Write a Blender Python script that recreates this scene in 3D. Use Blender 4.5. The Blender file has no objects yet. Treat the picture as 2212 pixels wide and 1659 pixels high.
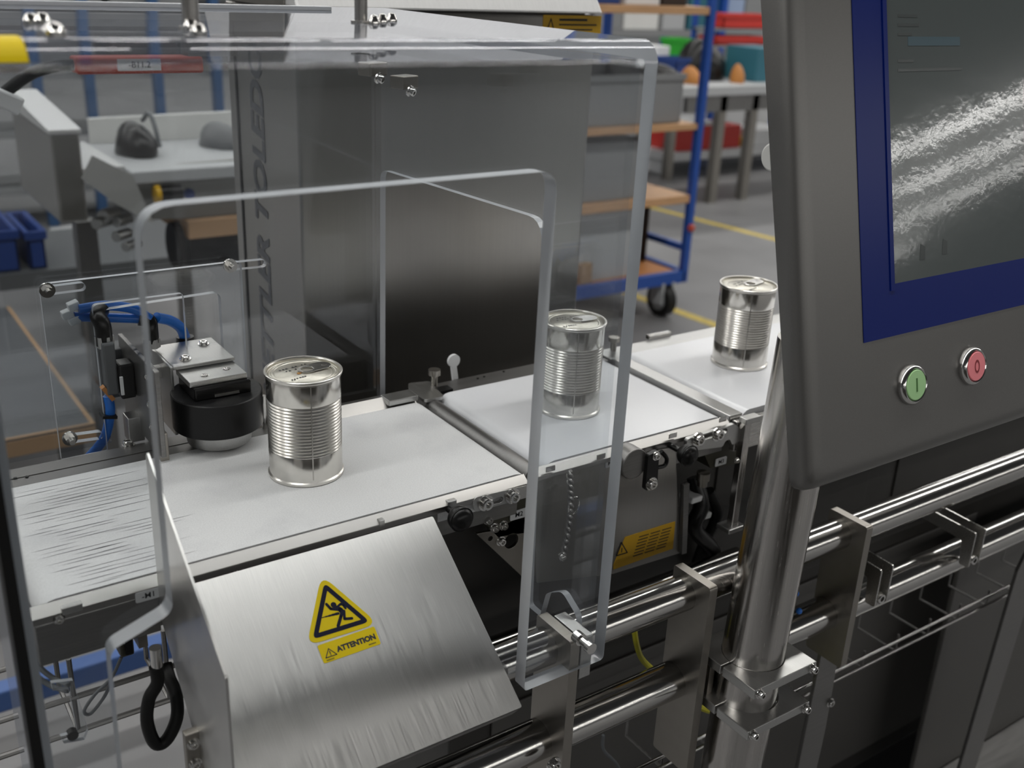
import bpy, bmesh, math, random
from mathutils import Vector as V, Matrix, Euler
from mathutils.geometry import tessellate_polygon
random.seed(7)
PI = math.pi
SC = bpy.context.scene
COL = SC.collection

# ------------------------------------------------------------------ camera
W, H, FPX = 2212, 1659, 2258.13
CAM = V((-0.3813, -0.8891, 0.4817))
ROT = Euler((1.1913, -0.0436, -0.5997), 'XYZ').to_matrix()
cd = bpy.data.cameras.new('camera')
cam = bpy.data.objects.new('camera', cd)
COL.objects.link(cam)
cam.matrix_world = Matrix.Translation(CAM) @ ROT.to_4x4()
cd.sensor_fit = 'HORIZONTAL'
cd.sensor_width = 36.0
cd.lens = 36.0 * FPX / W
cd.clip_start = 0.01
cd.clip_end = 100
cd.dof.use_dof = True
cd.dof.focus_distance = 1.04
cd.dof.aperture_fstop = 5.6
SC.camera = cam

# ------------------------------------------------------------------ world, exposure, hall lamps
wd = bpy.data.worlds.new('hall_air')
SC.world = wd
wd.use_nodes = True
wd.node_tree.nodes['Background'].inputs[0].default_value = (0.92, 0.96, 1.0, 1)
wd.node_tree.nodes['Background'].inputs[1].default_value = 0.05
SC.view_settings.view_transform = 'Standard'
SC.view_settings.look = 'None'
SC.view_settings.gamma = 1
SC.view_settings.use_curve_mapping = False
SC.view_settings.exposure = 0.42
LAMP = 15.5           # strength of each ceiling luminaire
CEIL = 4.2
FLOOR = -0.95
try:
    SC.cycles.use_denoising = True
    SC.cycles.denoising_prefilter = 'ACCURATE'
    SC.cycles.denoising_input_passes = 'RGB_ALBEDO_NORMAL'
    SC.cycles.transparent_max_bounces = 24
    SC.cycles.max_bounces = 10
    SC.cycles.glossy_bounces = 6
    SC.cycles.sample_clamp_indirect = 3.0
except Exception:
    pass


def ray(px, py):
    return ROT @ V(((px - W / 2) / FPX, -(py - H / 2) / FPX, -1.0))


def U(px, py, ax, val):
    """point seen at a pixel of the photograph on the plane ax = val (measuring tool)"""
    d = ray(px, py)
    i = 'xyz'.index(ax)
    return CAM + d * ((val - CAM[i]) / d[i])


def UP(px, py, p0, n):
    d = ray(px, py)
    return CAM + d * ((p0 - CAM).dot(n) / d.dot(n))


# ------------------------------------------------------------------ materials
def principled(name, col, rough=0.5, metal=0.0, **kw):
    m = bpy.data.materials.new(name)
    m.use_nodes = True
    b = m.node_tree.nodes['Principled BSDF']
    b.inputs['Base Color'].default_value = (*col, 1)
    b.inputs['Roughness'].default_value = rough
    b.inputs['Metallic'].default_value = metal
    for k, v in kw.items():
        b.inputs[k.replace('_', ' ')].default_value = v
    return m


def noisy(m, scale=(1, 1, 1), ns=40, amount=0.12, rough_amt=0.0, bump=0.0, detail=3):
    """procedural variation of colour, roughness and relief, stretched by the scale"""
    nt = m.node_tree
    N, L = nt.nodes, nt.links
    b = N['Principled BSDF']
    tc = N.new('ShaderNodeTexCoord')
    mp = N.new('ShaderNodeMapping')
    mp.inputs['Scale'].default_value = scale
    nz = N.new('ShaderNodeTexNoise')
    nz.inputs['Scale'].default_value = ns
    nz.inputs['Detail'].default_value = detail
    L.new(tc.outputs['Object'], mp.inputs[0])
    L.new(mp.outputs[0], nz.inputs['Vector'])
    col = tuple(b.inputs['Base Color'].default_value)
    cr = N.new('ShaderNodeValToRGB')
    cr.color_ramp.elements[0].position = 0.3
    cr.color_ramp.elements[1].position = 0.7
    cr.color_ramp.elements[0].color = (*[c * (1 - amount) for c in col[:3]], 1)
    cr.color_ramp.elements[1].color = (*[min(1, c * (1 + amount)) for c in col[:3]], 1)
    L.new(nz.outputs['Fac'], cr.inputs[0])
    L.new(cr.outputs[0], b.inputs['Base Color'])
    if rough_amt:
        r = b.inputs['Roughness'].default_value
        mr = N.new('ShaderNodeMapRange')
        mr.inputs['From Min'].default_value = 0.3
        mr.inputs['From Max'].default_value = 0.7
        mr.inputs['To Min'].default_value = max(0.02, r - rough_amt)
        mr.inputs['To Max'].default_value = r + rough_amt
        L.new(nz.outputs['Fac'], mr.inputs[0])
        L.new(mr.outputs[0], b.inputs['Roughness'])
    if bump:
        bp = N.new('ShaderNodeBump')
        bp.inputs['Strength'].default_value = bump
        bp.inputs['Distance'].default_value = 0.001
        L.new(nz.outputs['Fac'], bp.inputs['Height'])
        L.new(bp.outputs[0], b.inputs['Normal'])
    return m


def acrylic():
    m = bpy.data.materials.new('clear_acrylic')
    m.use_nodes = True
    nt = m.node_tree
    N, L = nt.nodes, nt.links
    N.remove(N['Principled BSDF'])
    out = N['Material Output']
    geo = N.new('ShaderNodeNewGeometry')
    mx = N.new('ShaderNodeMix')          # ior for front and back faces of the sheet
    mx.data_type = 'FLOAT'
    mx.inputs['A'].default_value = 1.49
    mx.inputs['B'].default_value = 1 / 1.49
    L.new(geo.outputs['Backfacing'], mx.inputs['Factor'])
    fr = N.new('ShaderNodeFresnel')
    L.new(mx.outputs['Result'], fr.inputs['IOR'])
    tr = N.new('ShaderNodeBsdfTransparent')
    tr.inputs[0].default_value = (0.93, 0.94, 0.945, 1)
    gl = N.new('ShaderNodeBsdfGlossy')
    gl.inputs['Roughness'].default_value = 0.02
    gl.inputs[0].default_value = (0.95, 0.96, 1, 1)
    ms = N.new('ShaderNodeMixShader')
    L.new(fr.outputs[0], ms.inputs[0])
    L.new(tr.outputs[0], ms.inputs[1])
    L.new(gl.outputs[0], ms.inputs[2])
    L.new(ms.outputs[0], out.inputs[0])
    return m


M = {}
M['acrylic'] = acrylic()
M['edge'] = principled('sawn_acrylic_edge', (0.47, 0.49, 0.52), 0.3, 0.0, Transmission_Weight=0.12, Specular_IOR_Level=0.6)
M['steel'] = noisy(principled('brushed_steel', (0.55, 0.54, 0.52), 0.28, 1.0), (3, 300, 300), 4, 0.06, 0.05)
M['steel_y'] = noisy(principled('chute_steel', (0.66, 0.655, 0.64), 0.34, 1.0), (400, 10, 10), 4, 0.05, 0.05, 0.01)
M['steel_z'] = noisy(principled('cabinet_steel', (0.40, 0.39, 0.37), 0.30, 1.0), (150, 150, 1.5), 4, 0.025, 0.015)
M['steel_dark'] = noisy(principled('dull_steel', (0.26, 0.255, 0.25), 0.42, 1.0), (4, 120, 120), 4, 0.08, 0.04)
M['tube'] = noisy(principled('polished_tube', (0.50, 0.49, 0.475), 0.15, 1.0), (1, 160, 160), 4, 0.04, 0.02)
M['pole'] = noisy(principled('ground_pole', (0.52, 0.50, 0.48), 0.22, 1.0), (160, 160, 1.5), 4, 0.08, 0.06)
M['alu'] = noisy(principled('machined_block', (0.50, 0.50, 0.49), 0.34, 1.0), (200, 6, 200), 4, 0.06, 0.05)
M['plate'] = noisy(principled('plate_steel', (0.34, 0.32, 0.29), 0.36, 1.0), (10, 10, 10), 6, 0.04, 0.03)
M['rail'] = principled('rail_steel', (0.38, 0.372, 0.36), 0.29, 1.0)
M['dull'] = principled('dull_sheet', (0.20, 0.195, 0.19), 0.5, 0.9)
M['chrome'] = principled('bright_screw', (0.72, 0.71, 0.69), 0.15, 1.0)
M['tin'] = noisy(principled('tinplate', (0.70, 0.68, 0.64), 0.17, 1.0), (3, 3, 3), 30, 0.05, 0.02)
M['seam'] = principled('welded_seam', (0.50, 0.485, 0.455), 0.42, 1.0)
M['tin_rib'] = noisy(principled('ribbed_tinplate', (0.72, 0.70, 0.66), 0.29, 1.0), (3, 3, 3), 30, 0.05)
M['tin_lid'] = noisy(principled('tinplate_lid', (0.56, 0.54, 0.48), 0.34, 1.0), (3, 3, 3), 50, 0.06, 0.03)
M['hmi'] = noisy(principled('bead_blasted_steel', (0.18, 0.176, 0.17), 0.38, 0.75), (1, 1, 1), 900, 0.04)
M['blue'] = principled('blue_foil', (0.002, 0.014, 0.15), 0.3, Specular_IOR_Level=0.22)
M['black'] = principled('black_plastic', (0.006, 0.006, 0.006), 0.3, Specular_IOR_Level=0.3)
M['rubber'] = principled('black_rubber', (0.009, 0.009, 0.009), 0.5, Specular_IOR_Level=0.25)
M['ringblack'] = noisy(principled('black_pom', (0.008, 0.008, 0.0085), 0.36, Specular_IOR_Level=0.3), (1, 1, 1), 300, 0.1, 0.04)
M['greyplastic'] = principled('grey_plastic', (0.10, 0.105, 0.11), 0.5)
M['olive'] = principled('olive_block', (0.035, 0.033, 0.02), 0.45)
M['hose'] = principled('blue_hose', (0.015, 0.16, 0.62), 0.3)
M['white'] = principled('white_plastic', (0.75, 0.76, 0.77), 0.4)
M['labelwhite'] = principled('label_white', (0.62, 0.63, 0.64), 0.5)
M['ink'] = principled('black_ink', (0.015, 0.015, 0.018), 0.6)
M['navy'] = principled('navy_ink', (0.008, 0.009, 0.026), 0.6, Specular_IOR_Level=0.15)
M['yellow'] = principled('yellow_label', (0.66, 0.50, 0.002), 0.5, Specular_IOR_Level=0.2)
M['amber'] = principled('amber_label', (0.62, 0.36, 0.01), 0.45)
M['redp'] = principled('red_plastic', (0.46, 0.06, 0.035), 0.4)
M['green_lamp'] = principled('green_button_cap', (0.42, 0.72, 0.34), 0.4)  # backlight of the cap put into a pale base colour
M['red_lamp'] = principled('red_button_cap', (0.95, 0.27, 0.30), 0.4)  # backlit look carried by the bright base colour, no emission
M['greenink'] = principled('green_ink', (0.05, 0.16, 0.03), 0.5)
M['redink'] = principled('red_ink', (0.25, 0.02, 0.03), 0.5)
M['wood'] = noisy(principled('beech_board', (0.52, 0.30, 0.15), 0.5), (1, 8, 8), 6, 0.12, 0.05)
M['orangewood'] = noisy(principled('orange_board', (0.50, 0.20, 0.05), 0.45), (1, 8, 8), 6, 0.12, 0.05)
M['mutedblue'] = principled('muted_blue_lacquer', (0.03, 0.085, 0.20), 0.45)  # toned down in the colour for the view through the clear panel
M['midgrey'] = principled('mid_grey_panel', (0.33, 0.33, 0.32), 0.45)
M['beamblue'] = principled('dusty_blue_lacquer', (0.05, 0.11, 0.30), 0.5)
M['door'] = principled('dark_cabinet_door', (0.085, 0.082, 0.077), 0.42)
M['rackblue'] = principled('blue_lacquer', (0.012, 0.07, 0.34), 0.35)
M['bin'] = principled('grey_bin', (0.23, 0.235, 0.24), 0.5)
M['binlight'] = principled('pale_grey_bin', (0.42, 0.43, 0.44), 0.5)
M['carton'] = principled('carton_brown', (0.36, 0.23, 0.13), 0.7)
M['darkbox'] = principled('dark_brown_box', (0.03, 0.018, 0.012), 0.5)
M['redbin'] = principled('red_bin', (0.55, 0.035, 0.025), 0.4)
M['greenbin'] = principled('green_bin', (0.03, 0.38, 0.03), 0.4)
M['bluebin'] = principled('blue_bin', (0.014, 0.045, 0.20), 0.4)
M['paleblue'] = principled('pale_blue_box', (0.30, 0.38, 0.55), 0.5)
M['teal'] = principled('teal_box', (0.03, 0.14, 0.19), 0.5)
M['orange'] = principled('orange_part', (0.48, 0.20, 0.05), 0.5)
M['offwhite'] = noisy(principled('off_white_panel', (0.68, 0.68, 0.66), 0.45), (1, 1, 1), 5, 0.03)
M['hoodwhite'] = noisy(principled('pale_hood_steel', (0.66, 0.66, 0.66), 0.42, 0.6), (40, 6, 6), 9, 0.03)
M['wall'] = noisy(principled('hall_wall', (0.13, 0.135, 0.14), 0.8), (1, 1, 1), 2, 0.05)
M['ceiling'] = noisy(principled('hall_ceiling', (0.13, 0.135, 0.14), 0.8), (1, 1, 1), 2, 0.05)
M['floorline'] = noisy(principled('yellow_floor_paint', (0.50, 0.38, 0.08), 0.6), (1, 1, 1), 30, 0.15)
M['mat'] = noisy(principled('grey_laminate', (0.075, 0.08, 0.088), 0.5), (1, 1, 1), 60, 0.08)
M['housing'] = noisy(principled('dark_housing', (0.030, 0.028, 0.025), 0.45), (1, 1, 1), 20, 0.1)
M['gy'] = principled('green_yellow_cable', (0.45, 0.42, 0.01), 0.4)
M['cable'] = principled('grey_cable', (0.12, 0.13, 0.14), 0.5)
M['rust'] = principled('rust_spot', (0.35, 0.17, 0.03), 0.6)


def floor_mat():
    m = principled('concrete_floor', (0.18, 0.18, 0.184), 0.45)
    return noisy(m, (1, 1, 1), 3.0, 0.10, 0.08, 0.02, 8)


M['floor'] = floor_mat()


def belt_mat(name, base, rough, weave):
    """white belt cloth; with fine felt fibres and faint dirt on the fibrous one"""
    m = principled(name, base, rough)
    nt = m.node_tree
    N, L = nt.nodes, nt.links
    b = N['Principled BSDF']
    tc = N.new('ShaderNodeTexCoord')
    n1 = N.new('ShaderNodeTexNoise')
    n1.inputs['Scale'].default_value = 22
    n1.inputs['Detail'].default_value = 4
    n2 = N.new('ShaderNodeTexNoise')
    n2.inputs['Scale'].default_value = 700
    L.new(tc.outputs['Object'], n1.inputs['Vector'])
    L.new(tc.outputs['Object'], n2.inputs['Vector'])
    r1 = N.new('ShaderNodeValToRGB')
    r1.color_ramp.elements[0].position = 0.30
    r1.color_ramp.elements[1].position = 0.50
    k = 1 - 0.09 * weave
    r1.color_ramp.elements[0].color = (k, k, k * 1.01, 1)
    r1.color_ramp.elements[1].color = (1, 1, 1, 1)
    L.new(n1.outputs['Fac'], r1.inputs[0])
    r2 = N.new('ShaderNodeValToRGB')
    k2 = 1 - 0.10 * weave
    r2.color_ramp.elements[0].position = 0.35
    r2.color_ramp.elements[1].position = 0.65
    r2.color_ramp.elements[0].color = (k2, k2, k2, 1)
    r2.color_ramp.elements[1].color = (1, 1, 1, 1)
    L.new(n2.outputs['Fac'], r2.inputs[0])
    a = N.new('ShaderNodeMix')
    a.data_type = 'RGBA'
    a.blend_type = 'MULTIPLY'
    a.inputs['Factor'].default_value = 1
    a.inputs['A'].default_value = (*base, 1)
    L.new(r1.outputs[0], a.inputs['B'])
    a2 = N.new('ShaderNodeMix')
    a2.data_type = 'RGBA'
    a2.blend_type = 'MULTIPLY'
    a2.inputs['Factor'].default_value = 1
    L.new(a.outputs['Result'], a2.inputs['A'])
    L.new(r2.outputs[0], a2.inputs['B'])
    L.new(a2.outputs['Result'], b.inputs['Base Color'])
    if weave > 0.5:
        bp = N.new('ShaderNodeBump')
        bp.inputs['Strength'].default_value = 0.25
        bp.inputs['Distance'].default_value = 0.0005
        L.new(n2.outputs['Fac'], bp.inputs['Height'])
        L.new(bp.outputs[0], b.inputs['Normal'])
    return m


M['felt'] = belt_mat('felt_belt', (0.66, 0.665, 0.67), 0.75, 1.0)
M['gloss_belt'] = belt_mat('smooth_white_belt', (0.70, 0.71, 0.735), 0.22, 0.15)
M['gloss_belt'].node_tree.nodes['Principled BSDF'].inputs['Specular IOR Level'].default_value = 0.3
M['streak'] = principled('belt_scuff', (0.25, 0.25, 0.26), 0.8)


def screen_mat():
    """glass of the display under a wrinkled protective film"""
    m = principled('filmed_screen', (0.10, 0.115, 0.115), 0.075, 0.0, Specular_IOR_Level=0.8)
    nt = m.node_tree
    N, L = nt.nodes, nt.links
    b = N['Principled BSDF']
    b.inputs['Coat Weight'].default_value = 0.5
    b.inputs['Coat Roughness'].default_value = 0.2
    tc = N.new('ShaderNodeTexCoord')
    n1 = N.new('ShaderNodeTexNoise')
    n1.inputs['Scale'].default_value = 22
    n1.inputs['Detail'].default_value = 2
    n2 = N.new('ShaderNodeTexNoise')
    n2.inputs['Scale'].default_value = 160
    n2.inputs['Detail'].default_value = 3
    L.new(tc.outputs['Object'], n1.inputs['Vector'])
    L.new(tc.outputs['Object'], n2.inputs['Vector'])
    b1 = N.new('ShaderNodeBump')
    b1.inputs['Strength'].default_value = 0.05
    b1.inputs['Distance'].default_value = 0.004
    b2 = N.new('ShaderNodeBump')
    b2.inputs['Strength'].default_value = 0.05
    b2.inputs['Distance'].default_value = 0.0012
    L.new(n1.outputs['Fac'], b1.inputs['Height'])
    L.new(n2.outputs['Fac'], b2.inputs['Height'])
    sx = N.new('ShaderNodeSeparateXYZ')          # slow twist of the loosely stuck film
    mu = N.new('ShaderNodeMath')
    mu.operation = 'MULTIPLY'
    L.new(tc.outputs['Object'], sx.inputs[0])
    L.new(sx.outputs['X'], mu.inputs[0])
    L.new(sx.outputs['Z'], mu.inputs[1])
    b0 = N.new('ShaderNodeBump')
    b0.inputs['Strength'].default_value = 1.0
    b0.inputs['Distance'].default_value = 0.17
    L.new(mu.outputs[0], b0.inputs['Height'])
    L.new(b0.outputs[0], b1.inputs['Normal'])
    L.new(b1.outputs[0], b2.inputs['Normal'])
    L.new(b2.outputs[0], b.inputs['Normal'])
    L.new(b2.outputs[0], b.inputs['Coat Normal'])
    return m


M['screen'] = screen_mat()


def emit(name, col, s):
    m = bpy.data.materials.new(name)
    m.use_nodes = True
    b = m.node_tree.nodes['Principled BSDF']
    b.inputs['Base Color'].default_value = (0.8, 0.8, 0.8, 1)
    b.inputs['Emission Color'].default_value = (*col, 1)
    b.inputs['Emission Strength'].default_value = s
    return m


M['lamp'] = emit('lamp_diffuser', (1.0, 0.985, 0.95), LAMP)

# ------------------------------------------------------------------ mesh builder
ORG = {}


class Fr:
    """a flat frame in space: origin, two axes, normal"""
    def __init__(s, O, u, v, n=None):
        s.O, s.u, s.v = V(O), V(u).normalized(), V(v).normalized()
        s.n = V(n).normalized() if n is not None else s.u.cross(s.v).normalized()

    def p(s, a, b, h=0.0):
        return s.O + s.u * a + s.v * b + s.n * h

    def px(s, x, y):
        q = UP(x, y, s.O, s.n) - s.O
        return (q.dot(s.u), q.dot(s.v))


def XZ(y):
    return Fr((0, y, 0), (1, 0, 0), (0, 0, 1), (0, -1, 0))


def YZ(x):
    return Fr((x, 0, 0), (0, 1, 0), (0, 0, 1), (1, 0, 0))


def XY(z):
    return Fr((0, 0, z), (1, 0, 0), (0, 1, 0), (0, 0, 1))


def rounded(pts, r, n=5):
    """round the corners of a polygon; r one radius or one per corner"""
    out = []
    k = len(pts)
    for i in range(k):
        ri = r[i] if isinstance(r, (list, tuple)) else r
        p = V((*pts[i], 0)).xy
        a = V((*pts[i - 1], 0)).xy
        b = V((*pts[(i + 1) % k], 0)).xy
        if ri <= 0:
            out.append((p.x, p.y))
            continue
        da, db = (a - p).normalized(), (b - p).normalized()
        ang = da.angle(db)
        t = min(ri / math.tan(ang / 2), (a - p).length * 0.49, (b - p).length * 0.49)
        p0, p1 = p + da * t, p + db * t
        for j in range(n + 1):
            s = j / n
            q = p0 * (1 - s) ** 2 + p * 2 * s * (1 - s) + p1 * s * s
            out.append((q.x, q.y))
    return out


def circle2(cx, cy, r, n=24):
    return [(cx + r * math.cos(2 * PI * i / n), cy + r * math.sin(2 * PI * i / n)) for i in range(n)]


def slot2(ax, ay, bx, by, r, n=6):
    a, b = V((ax, ay)), V((bx, by))
    d = (b - a).normalized()
    th = math.atan2(d.y, d.x)
    out = []
    for i in range(n + 1):
        t = th - PI / 2 + PI * i / n
        out.append((b.x + r * math.cos(t), b.y + r * math.sin(t)))
    for i in range(n + 1):
        t = th + PI / 2 + PI * i / n
        out.append((a.x + r * math.cos(t), a.y + r * math.sin(t)))
    return out


def curve3(pts, n=8):
    """smooth path through points"""
    P = [V(p) for p in pts]
    P = [P[0] * 2 - P[1]] + P + [P[-1] * 2 - P[-2]]
    out = []
    for i in range(1, len(P) - 2):
        a, b, c, d = P[i - 1:i + 3]
        for j in range(n):
            t = j / n
            out.append(0.5 * ((2 * b) + (c - a) * t + (2 * a - 5 * b + 4 * c - d) * t * t + (3 * b - a - 3 * c + d) * t ** 3))
    out.append(P[-2])
    return out


class MB:
    def __init__(s):
        s.v, s.f = [], []

    def poly(s, pts, m=0):
        i = len(s.v)
        s.v += [V(p) for p in pts]
        s.f.append((list(range(i, i + len(pts))), m))
        return s

    def hexa(s, c, m=0):
        i = len(s.v)
        s.v += [V(p) for p in c]
        for q in ((0, 3, 2, 1), (4, 5, 6, 7), (0, 1, 5, 4), (1, 2, 6, 5), (2, 3, 7, 6), (3, 0, 4, 7)):
            s.f.append(([i + k for k in q], m))
        return s

    def box(s, x0, x1, y0, y1, z0, z1, m=0):
        return s.hexa([(x0, y0, z0), (x1, y0, z0), (x1, y1, z0), (x0, y1, z0),
                       (x0, y0, z1), (x1, y0, z1), (x1, y1, z1), (x0, y1, z1)], m)

    def obox(s, c, u, v, w, hu, hv, hw, m=0):
        c, u, v, w = V(c), V(u).normalized() * hu, V(v).normalized() * hv, V(w).normalized() * hw
        return s.hexa([c - u - v - w, c + u - v - w, c + u + v - w, c - u + v - w,
                       c - u - v + w, c + u - v + w, c + u + v + w, c - u + v + w], m)

    def loft(s, rings, m=0, caps=True, closed=False):
        i = len(s.v)
        n = len(rings[0])
        for r in rings:
            s.v += [V(p) for p in r]
        k = len(rings)
        for a in range(k if closed else k - 1):
            b = (a + 1) % k
            for j in range(n):
                s.f.append(([i + a * n + j, i + a * n + (j + 1) % n, i + b * n + (j + 1) % n, i + b * n + j], m))
        if caps and not closed:
            s.f.append(([i + j for j in range(n)][::-1], m))
            s.f.append(([i + (k - 1) * n + j for j in range(n)], m))
        return s

    def cyl(s, p0, p1, r0, r1=None, n=24, m=0, caps=True):
        p0, p1 = V(p0), V(p1)
        r1 = r0 if r1 is None else r1
        d = (p1 - p0).normalized()
        a = d.orthogonal().normalized()
        b = d.cross(a)
        ring = lambda c, r: [c + (a * math.cos(2 * PI * k / n) + b * math.sin(2 * PI * k / n)) * r for k in range(n)]
        return s.loft([ring(p0, r0), ring(p1, r1)], m, caps)

    def pipe(s, p0, p1, r, ri, n=28, m=0):
        p0, p1 = V(p0), V(p1)
        d = (p1 - p0).normalized()
        a = d.orthogonal().normalized()
        b = d.cross(a)
        ring = lambda c, q: [c + (a * math.cos(2 * PI * k / n) + b * math.sin(2 * PI * k / n)) * q for k in range(n)]
        return s.loft([ring(p0, ri), ring(p0, r), ring(p1, r), ring(p1, ri)], m, False, True)

    def sweep(s, path, r, n=10, m=0, closed=False):
        P = [V(p) for p in path]
        rings = []
        k = len(P)
        nrm = None
        for i in range(k):
            if closed:
                t = (P[(i + 1) % k] - P[i - 1]).normalized()
            else:
                t = (P[min(i + 1, k - 1)] - P[max(i - 1, 0)]).normalized()
            nrm = t.orthogonal().normalized() if nrm is None else (nrm - t * nrm.dot(t)).normalized()
            b = t.cross(nrm)
            rr = r(i / (k - 1)) if callable(r) else r
            rings.append([P[i] + (nrm * math.cos(2 * PI * j / n) + b * math.sin(2 * PI * j / n)) * rr for j in range(n)])
        return s.loft(rings, m, not closed, closed)

    def lathe(s, prof, c, n=64, m=0, axis=(0, 0, 1), capb=False, capt=False):
        c, ax = V(c), V(axis).normalized()
        a = ax.orthogonal().normalized()
        b = ax.cross(a)
        rings = [[c + ax * z + (a * math.cos(2 * PI * k / n) + b * math.sin(2 * PI * k / n)) * r for k in range(n)] for r, z in prof]
        i = len(s.v)
        s.loft(rings, m, False)
        if capb:
            s.f.append(([i + j for j in range(n)][::-1], m))
        if capt:
            s.f.append(([i + (len(prof) - 1) * n + j for j in range(n)], m))
        return s

    def sphere(s, c, r, n=20, m=0, squash=1.0):
        k = n // 2
        prof = [(r * math.sin(PI * i / k) + 1e-6, -r * squash * math.cos(PI * i / k)) for i in range(k + 1)]
        return s.lathe(prof, c, n, m)

    def plate(s, fr, outer, t, holes=(), m=0, me=None, h0=0.0, clear=None):
        """flat sheet: outline (with holes) in the frame, thickness t along its normal"""
        me = m if me is None else me
        loops = [outer] + list(holes)
        flat = [p for lp in loops for p in lp]
        tris = tessellate_polygon([[V((a, b, 0)) for a, b in lp] for lp in loops])
        i = len(s.v)
        n = len(flat)
        s.v += [fr.p(a, b, h0) for a, b in flat] + [fr.p(a, b, h0 + t) for a, b in flat]
        for tr in tris:
            a, b, c = [V((*flat[k], 0)) for k in tr]
            up = (b - a).cross(c - a).z * fr.u.cross(fr.v).dot(fr.n) > 0
            tt = list(tr) if up else list(tr)[::-1]
            s.f.append(([i + n + k for k in tt], m))
            s.f.append(([i + k for k in tt[::-1]], m))
        o = 0
        for lp in loops:
            k = len(lp)
            for j in range(k):
                a, b = o + j, o + (j + 1) % k
                mid = ((flat[a][0] + flat[b][0]) / 2, (flat[a][1] + flat[b][1]) / 2)
                s.f.append(([i + a, i + b, i + n + b, i + n + a], m if clear and clear(*mid) else me))
            o += k
        return s

    def stroke(s, fr, pts, w, h, t=0.0002, m=0, cap=True):
        for (a, b), (c, d) in zip(pts, pts[1:]):
            s.plate(fr, slot2(a, b, c, d, w / 2, 5) if cap else
                    [(a + q * (b - d) / math.hypot(a - c, b - d) * w / 2 * 1, b + q * (c - a) / math.hypot(a - c, b - d) * w / 2)
                     for q in (-1, 1)] + [(c + q * (b - d) / math.hypot(a - c, b - d) * w / 2, d + q * (c - a) / math.hypot(a - c, b - d) * w / 2)
                                          for q in (1, -1)], t, m=m, h0=h)
        return s

    def build(s, name, mats, parent=None, smooth=False, bevel=0.0, label=None, seg=2):
        me = bpy.data.meshes.new(name)
        lo = V([min(p[i] for p in s.v) for i in range(3)])
        hi = V([max(p[i] for p in s.v) for i in range(3)])
        wo = V(((lo.x + hi.x) / 2, (lo.y + hi.y) / 2, lo.z))
        me.from_pydata([tuple(p - wo) for p in s.v], [], [f for f, _ in s.f])
        mats = mats if isinstance(mats, (list, tuple)) else [mats]
        for m in mats:
            me.materials.append(M[m] if isinstance(m, str) else m)
        for p, (_, k) in zip(me.polygons, s.f):
            p.material_index = k
        bm = bmesh.new()
        bm.from_mesh(me)
        bmesh.ops.recalc_face_normals(bm, faces=bm.faces)
        bm.to_mesh(me)
        bm.free()
        if smooth:
            for p in me.polygons:
                p.use_smooth = True
            me.set_sharp_from_angle(angle=math.radians(38))
        o = bpy.data.objects.new(name, me)
        COL.objects.link(o)
        ORG[o.name] = wo
        if parent:
            o.parent = parent
            o.location = wo - ORG[parent.name]
        else:
            o.location = wo
        if bevel:
            b = o.modifiers.new('edge_round', 'BEVEL')
            b.width = bevel
            b.segments = seg
            b.limit_method = 'ANGLE'
            b.angle_limit = math.radians(40)
        if label:
            o['label'] = label
        return o


def tag(o, label, cat, group=None, kind=None):
    o['label'] = label
    o['category'] = cat
    if group:
        o['group'] = group
    if kind:
        o['kind'] = kind
    return o


def thing(name, loc, label, cat, group=None):
    o = bpy.data.objects.new(name, None)
    o.empty_display_size = 0.05
    COL.objects.link(o)
    o.location = loc
    ORG[o.name] = V(loc)
    return tag(o, label, cat, group)


def struct(o):
    o['kind'] = 'structure'
    return o


def copy_thing(root, loc, label, group=None):
    r = root.copy()
    COL.objects.link(r)
    r.location = loc
    ORG[r.name] = V(loc)
    r['label'] = label
    if group:
        r['group'] = group
    for ch in list(root.children):
        c = ch.copy()
        COL.objects.link(c)
        c.parent = r
        for g in ch.children:
            d = g.copy()
            COL.objects.link(d)
            d.parent = c
    return r


def text(name, s, size, fr, a, b, h, m, parent, bold=0.0, shear=0.0, align='CENTER', t=0.0):
    cu = bpy.data.curves.new('lettering', 'FONT')
    cu.body = s
    cu.size = size
    cu.align_x = align
    cu.align_y = 'CENTER'
    cu.offset = bold * size
    cu.shear = shear
    cu.resolution_u = 3
    to = bpy.data.objects.new('lettering', cu)
    COL.objects.link(to)
    bpy.context.view_layer.update()
    dg = bpy.context.evaluated_depsgraph_get()
    me = bpy.data.meshes.new_from_object(to.evaluated_get(dg))
    bpy.data.objects.remove(to)
    mb = MB()
    mb.v = [fr.p(a + v.co.x, b + v.co.y, h) for v in me.vertices]
    mb.f = [(list(p.vertices), 0) for p in me.polygons]
    bpy.data.meshes.remove(me)
    return mb.build(name, m, parent)


def screw(c, d, r=0.004, h=0.003, parent=None, name='screw', washer=True, n=14):
    """socket head screw sitting at c, pointing along d"""
    c, d = V(c), V(d).normalized()
    mb = MB()
    if washer:
        mb.cyl(c, c + d * h * 0.25, r * 1.35, n=n)
    mb.lathe([(r, h * 0.2), (r, h * 0.85), (r * 0.85, h), (r * 0.5, h), (r * 0.45, h * 0.5), (0.00001, h * 0.5)], c, n, axis=d)
    return mb.build(name, 'chrome', parent, smooth=True)

# ================================================================== HALL (setting)
X0, X1, Y0, Y1 = -12, 36, -26, 14
fl = struct(MB().box(X0, X1, Y0, Y1, FLOOR - 0.05, FLOOR).build('floor', 'floor'))


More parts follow.
